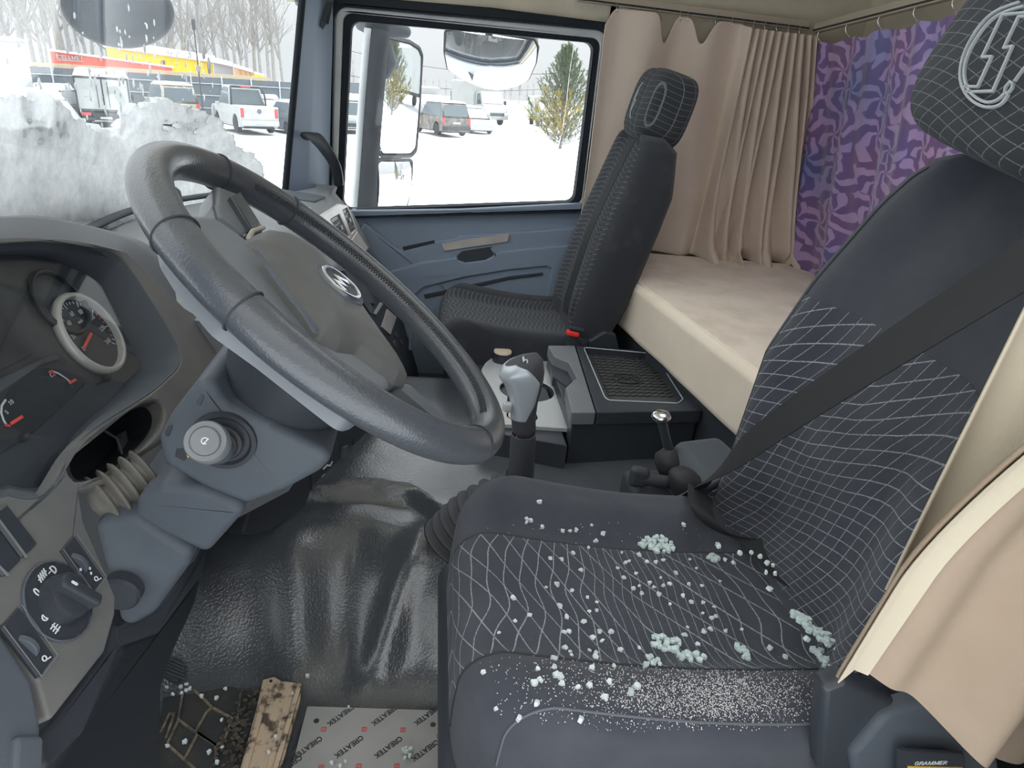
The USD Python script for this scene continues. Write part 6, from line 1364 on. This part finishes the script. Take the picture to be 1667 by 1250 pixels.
# sheds behind the fence: (pixel span of the front, top and bottom rows left/right, distance)
def shed(name, label, px0, px1, dist, ht0, ht1, zb, paint, roof, over=.0, depth_=6.0, dist1=None):
    a, b = gpt(px0, dist), gpt(px1, dist1 or dist); d = b-a; L = np.linalg.norm(d); ex = d/L; R = np.stack([ex, np.cross(GN, ex), GN], 1)
    if R[:, 1]@(a-CAM) < 0: R[:, 1] *= -1
    t = thing(name, label, 'building'); c = a
    pol = [(0, 0), (L, 0), (L, ht1), (0, ht0)]; v, f = prism(Polygon(pol), depth_, 0); v = a+v[:, :1]*R[:, 0]-v[:, 2:3]*R[:, 1]+v[:, 1:2]*GN
    obj('walls', (v, f), paint, t, smooth=False)
    rp = [(-over, ht0), (L+over, ht1), (L+over, ht1+roof), (-over, ht0+roof*1.15)]; v, f = prism(Polygon(rp), depth_+.4, .05); v = a+v[:, :1]*R[:, 0]-(v[:, 2:3]+.2)*R[:, 1]+v[:, 1:2]*GN
    obj('roof_snow', (v, f), 'snow_cap', t, smooth=False)
    return t, a, R, L
t, a, R, L = shed('shed', 'long yellow shed with a snowy roof behind the fence', 180, 350, 66, 4.15, 3.55, 0, 'yellow', .55, .2)
Fr = Frame(a-R[:, 1]*.03, -R[:, 1], R[:, 0] if (np.cross(-R[:, 1], R[:, 0])@GN) > 0 else -R[:, 0])
sgn = 1 if (Fr.ex@R[:, 0]) > 0 else -1
obj('wall_window', Fr.put(prism(sbox(*sorted((sgn*L*.49, sgn*L*.53))[0:1], 3.0, *sorted((sgn*L*.49, sgn*L*.53))[1:], 3.5), .05, 0), .03), 'car_glass', t, smooth=False)
for k in range(1, 10): obj('wall_rib', Fr.put(prism(sbox(sgn*L*k/10-.03, 2.2, sgn*L*k/10+.03, 3.5), .06, 0), .04), 'yellow', t, smooth=False)
t, a, R, L = shed('shed', 'long low red building with white lettering along its front, left of the yellow shed', 87, 283, 60, 3.50, 2.95, 0, 'red_sheet', .12, .1, 4.0)
Fr = Frame(a-R[:, 1]*.03, -R[:, 1], R[:, 0] if (np.cross(-R[:, 1], R[:, 0])@GN) > 0 else -R[:, 0]); sgn = 1 if (Fr.ex@R[:, 0]) > 0 else -1
obj('wall_lettering', Fr.put((lambda m: (m[0]+V(sgn*L*.16-.8, 3.06, 0), m[1]))(arr(meshkit.text_mesh('CELLMET', .24, .02, True))), .02), 'white_paint', t, smooth=False)
obj('lettering_underline', Fr.put(prism(sbox(sgn*L*.16-.8, 2.96, sgn*L*.16+.7, 3.01), .02, 0), .04), 'white_paint', t, smooth=False)
shed('shed', 'grey metal shed joined to the right end of the yellow one', 351.5, 382, 64, 3.55, 3.35, 0, 'grey_sheet', .35, 0, 3.0)
t, a, R, L = shed('shed', 'orange-brown shed right of the grey one', 384, 414, 62, 3.3, 3.0, 0, 'orange_sheet', .22, 0, 3.0)
for k in (1, 2, 3): obj('wall_post', rbox(a+R[:, 0]*L*k/4+GN*1.6-R[:, 1]*.05, (.12, .1, 3.0), .01, R), 'wood', t)
shed('shed', 'small yellow hut at the right end of the row of sheds', 416, 433, 60, 2.95, 2.8, 0, 'yellow', .12, 0, 3.0)
ka, kb = gpt(52, 54), gpt(440, 56); d = kb-ka; ex = unit(d); R = np.stack([ex, unit(np.cross(GN, ex)), GN], 1)
obj('ledge', rbox((ka+kb)/2+GN*2.62, (np.linalg.norm(d), .5, .22), .03, R), 'wood', label='long weathered wooden ledge running above the dark fence', cat='ledge')

# bare trees
def bare_tree(seed, Ht, spread=1.0):
    r_ = np.random.default_rng(seed); trunk, branches = [], []
    def grow(p, d, L, r0, lev, acc):
        n = 5 if lev else 9; pts = [p]; q = p.copy(); dd = d.copy()
        for k in range(n):
            dd = unit(dd+r_.normal(0, .10 if lev else .035, 3)+V(0, 0, .05 if lev else .02)); q = q+dd*L/n; pts.append(q.copy())
        rad = np.linspace(r0, r0*(.30 if lev else .22), n+1); acc.append(tube(pts, rad, 5 if lev < 2 else 3, caps=False))
        if lev >= 3: return
        for k in range({0: 22, 1: 6, 2: 4}[lev]):
            t = r_.uniform(.28 if lev == 0 else .2, .98); i = int(t*n); a = pts[i]+(pts[min(i+1, n)]-pts[i])*(t*n-i)
            az = r_.uniform(0, 6.283); tilt = r_.uniform(.45, 1.0)*spread; b = unit(pts[min(i+1, n)]-pts[i]); e1 = unit(np.cross(b, V(1, .3, 0))); e2 = np.cross(b, e1)
            nd = unit(b*math.cos(tilt)+(e1*math.cos(az)+e2*math.sin(az))*math.sin(tilt)+V(0, 0, .25))
            grow(a, nd, L*(.24 if lev == 0 else .5)*r_.uniform(.6, 1.2)*(1.15-.55*t if lev == 0 else 1), max(rad[i]*.5, .012), lev+1, branches)
    grow(V(0, 0, 0), V(0, 0, 1), Ht, Ht*.012+.02, 0, trunk); return trunk, branches
protos = []
def plant_tree(kind, p, s, rz, label, group, mat_='bark'):
    m4 = stand(p, yaw=rz, s=s)
    if protos_[kind] is None:
        tr_, br_ = bare_tree(40+kind, 16.5, 1.0 if kind < 4 else .7)
        t = thing('bare_tree', label, 'tree', mat4=m4, group=group); obj('trunk', tr_, mat_, t, smooth=True); obj('branches', br_, mat_, t, smooth=True, kind='stuff'); protos_[kind] = t; return t
    return copy_of(protos_[kind], 'bare_tree', label, 'tree', m4, group)
protos_ = [None]*6; tr_rng = np.random.default_rng(12)
def wh(px): return 'the red building' if px < 180 else 'the yellow shed' if px < 350 else 'the grey and orange sheds'
for k in range(46):
    px = -15+k*10.6+tr_rng.uniform(-4, 4); dist = 72+(k*7 % 11)*4.2+tr_rng.uniform(-1, 1)
    plant_tree(k % 5, gpt(px, dist), tr_rng.uniform(.8, 1.25), tr_rng.uniform(0, 360), 'tall leafless grey tree standing behind '+wh(px), 'bare trees behind '+wh(px))
for k in range(34):
    px = 545+k*11.5+tr_rng.uniform(-4, 4); dist = tr_rng.uniform(150, 210)
    if protos_[5] is None: plant_tree(5, gpt(px, dist), .42, 0, 'low leafless tree in the hazy far treeline behind the yard', 'far treeline', 'bark_far')
    else: copy_of(protos_[5], 'bare_tree', 'low leafless tree in the hazy far treeline behind the yard', 'tree', stand(gpt(px, dist), yaw=tr_rng.uniform(0, 360), s=tr_rng.uniform(.28, .5)), 'far treeline')
# the pine
pine_p = atg(912, 241); Hp = (241-82)*dep(pine_p)/F
pn = thing('pine_tree', 'green and yellowish pine standing in the snow beside the side window', 'tree', mat4=stand(pine_p))
r_ = np.random.default_rng(3); br, ng, ny = [], [], []
trunk = spline([(0, 0, -.1), (.03, .05, Hp*.4), (0, .0, Hp*.97)], 12); obj('trunk', tube(trunk, np.linspace(.09, .015, 12), 8), 'bark', pn, smooth=True)
def spray(c, d, L, acc, n=46):
    for _ in range(n):
        q = c-d*r_.uniform(0, L); e_ = unit(d+r_.normal(0, .55, 3)); w = unit(np.cross(e_, r_.normal(0, 1, 3)))*.011; l = r_.uniform(.10, .17)
        acc.append((np.array([q-w, q+w, q+e_*l]), np.array([[0, 1, 2]])))
for k in range(150):
    t = (k/150)**1.25; zb_ = Hp*(.03+.90*t); az = k*2.4; Lb = Hp*(.40*(1-t)**.8+.035)*r_.uniform(.75, 1.15)
    d0 = unit(V(math.cos(az), math.sin(az), .12+.6*t)); pts = [V(0, 0, zb_)]; dd = d0
    for s in range(5): dd = unit(dd+V(0, 0, .16)+r_.normal(0, .05, 3)); pts.append(pts[-1]+dd*Lb/5)
    br.append(tube(pts, np.linspace(.022, .008, 6), 4)); acc = ny if (t < .45 and math.sin(az-1.2) > .55 and r_.random() < .8) else ng
    for s in range(1, 6):
        for q in range(2 if s < 5 else 3):
            sd = unit(dd*.7+r_.normal(0, .45, 3)+V(0, 0, .5)); tip = pts[s]+sd*Lb*.16; spray(tip, sd, .36, acc, 24)
spray(V(0, 0, Hp*1.0), V(0, 0, 1), .5, ng, 60)
obj('branches', br, 'bark', pn, smooth=True, kind='stuff'); obj('needles', ng, 'needles', pn, smooth=False, kind='stuff', label='green needle sprays'); obj('yellow_needles', ny, 'needles_yellow', pn, smooth=False, kind='stuff', label='yellowed needle sprays low on the pine')
bp3 = atg(908, 242); Hb = 5.4
bi = thing('birch_sapling', 'thin pale birch stem standing in front of the pine', 'tree'); bpts = spline([bp3, bp3+GN*1.8+V(0, -.25, 0), bp3+GN*3.6+V(0, -.30, 0), bp3+GN*Hb+V(0, -.45, 0)], 16)
obj('stem', tube(bpts, np.linspace(.035, .012, 16), 8), 'birch', bi, smooth=True)
def heap(name, label, p, rx, ry, h, seed):
    U_, W_ = np.meshgrid(np.linspace(-1, 1, 40), np.linspace(-1, 1, 40), indexing='ij'); q = np.sqrt(U_**2+W_**2)
    x = p[0]+U_*rx; y = p[1]+W_*ry; z = gz(x, y)-.12+h*np.clip(1-q, 0, 1)**.8*(.6+.9*meshkit.fbm(np.stack([U_*3+seed, W_*3, 0*U_], -1), 3, seed))
    obj(name, sheet(np.stack([x, y, z], -1), .1), 'snow', smooth=True, label=label, cat='snow heap')
heap('snow_heap', 'low snow heap at the foot of the pine', atg(868, 236)+V(-1.5, 1.2, 0), 1.8, 1.8, .75, 3)
heap('snow_heap', 'long snow bank in front of the white hatchback', atg(775, 198), 2.0, 5.5, .8, 5)
heap('snow_heap', 'snow bank behind the pine at the edge of the yard', atg(940, 205), 3, 5, .8, 6)
copy_of(pn, 'pine_tree', 'green pine behind the truck seen only in the door mirror', 'tree', stand(V(8.2, -21.5, gz(8.2, -21.5)), s=.85))
# pole with aerial and overhead wires
ap_ = gpt(328, 31); aq = thing('aerial_pole', 'thin black aerial rising in front of the yellow shed', 'pole')
tip_ = CAM+(ray(315, 40)*(30.2/np.linalg.norm(ray(315, 40))))
obj('rod', tube([ap_+GN*.3, ap_*.5+tip_*.5, tip_], [.03, .025, .02], 8), 'under', aq, smooth=True); obj('aerial_head', rbox(tip_, (.12, .12, .35), .04), 'under', aq)
def wire(label, a, da, b, db): 
    A_ = CAM+unit(ray(*a))*da; B_ = CAM+unit(ray(*b))*db; t = np.linspace(0, 1, 24)[:, None]
    obj('overhead_wire', tube(A_+(B_-A_)*t-V(0, 0, 1)*(1.2*4*t*(1-t)), .018, 4), 'under', smooth=True, label=label, cat='wire')
wire('upper overhead wire crossing the side window view', (545, 76), 60, (1005, 108), 70)
wire('lower overhead wire crossing the side window view', (545, 118), 60, (1005, 128), 75)
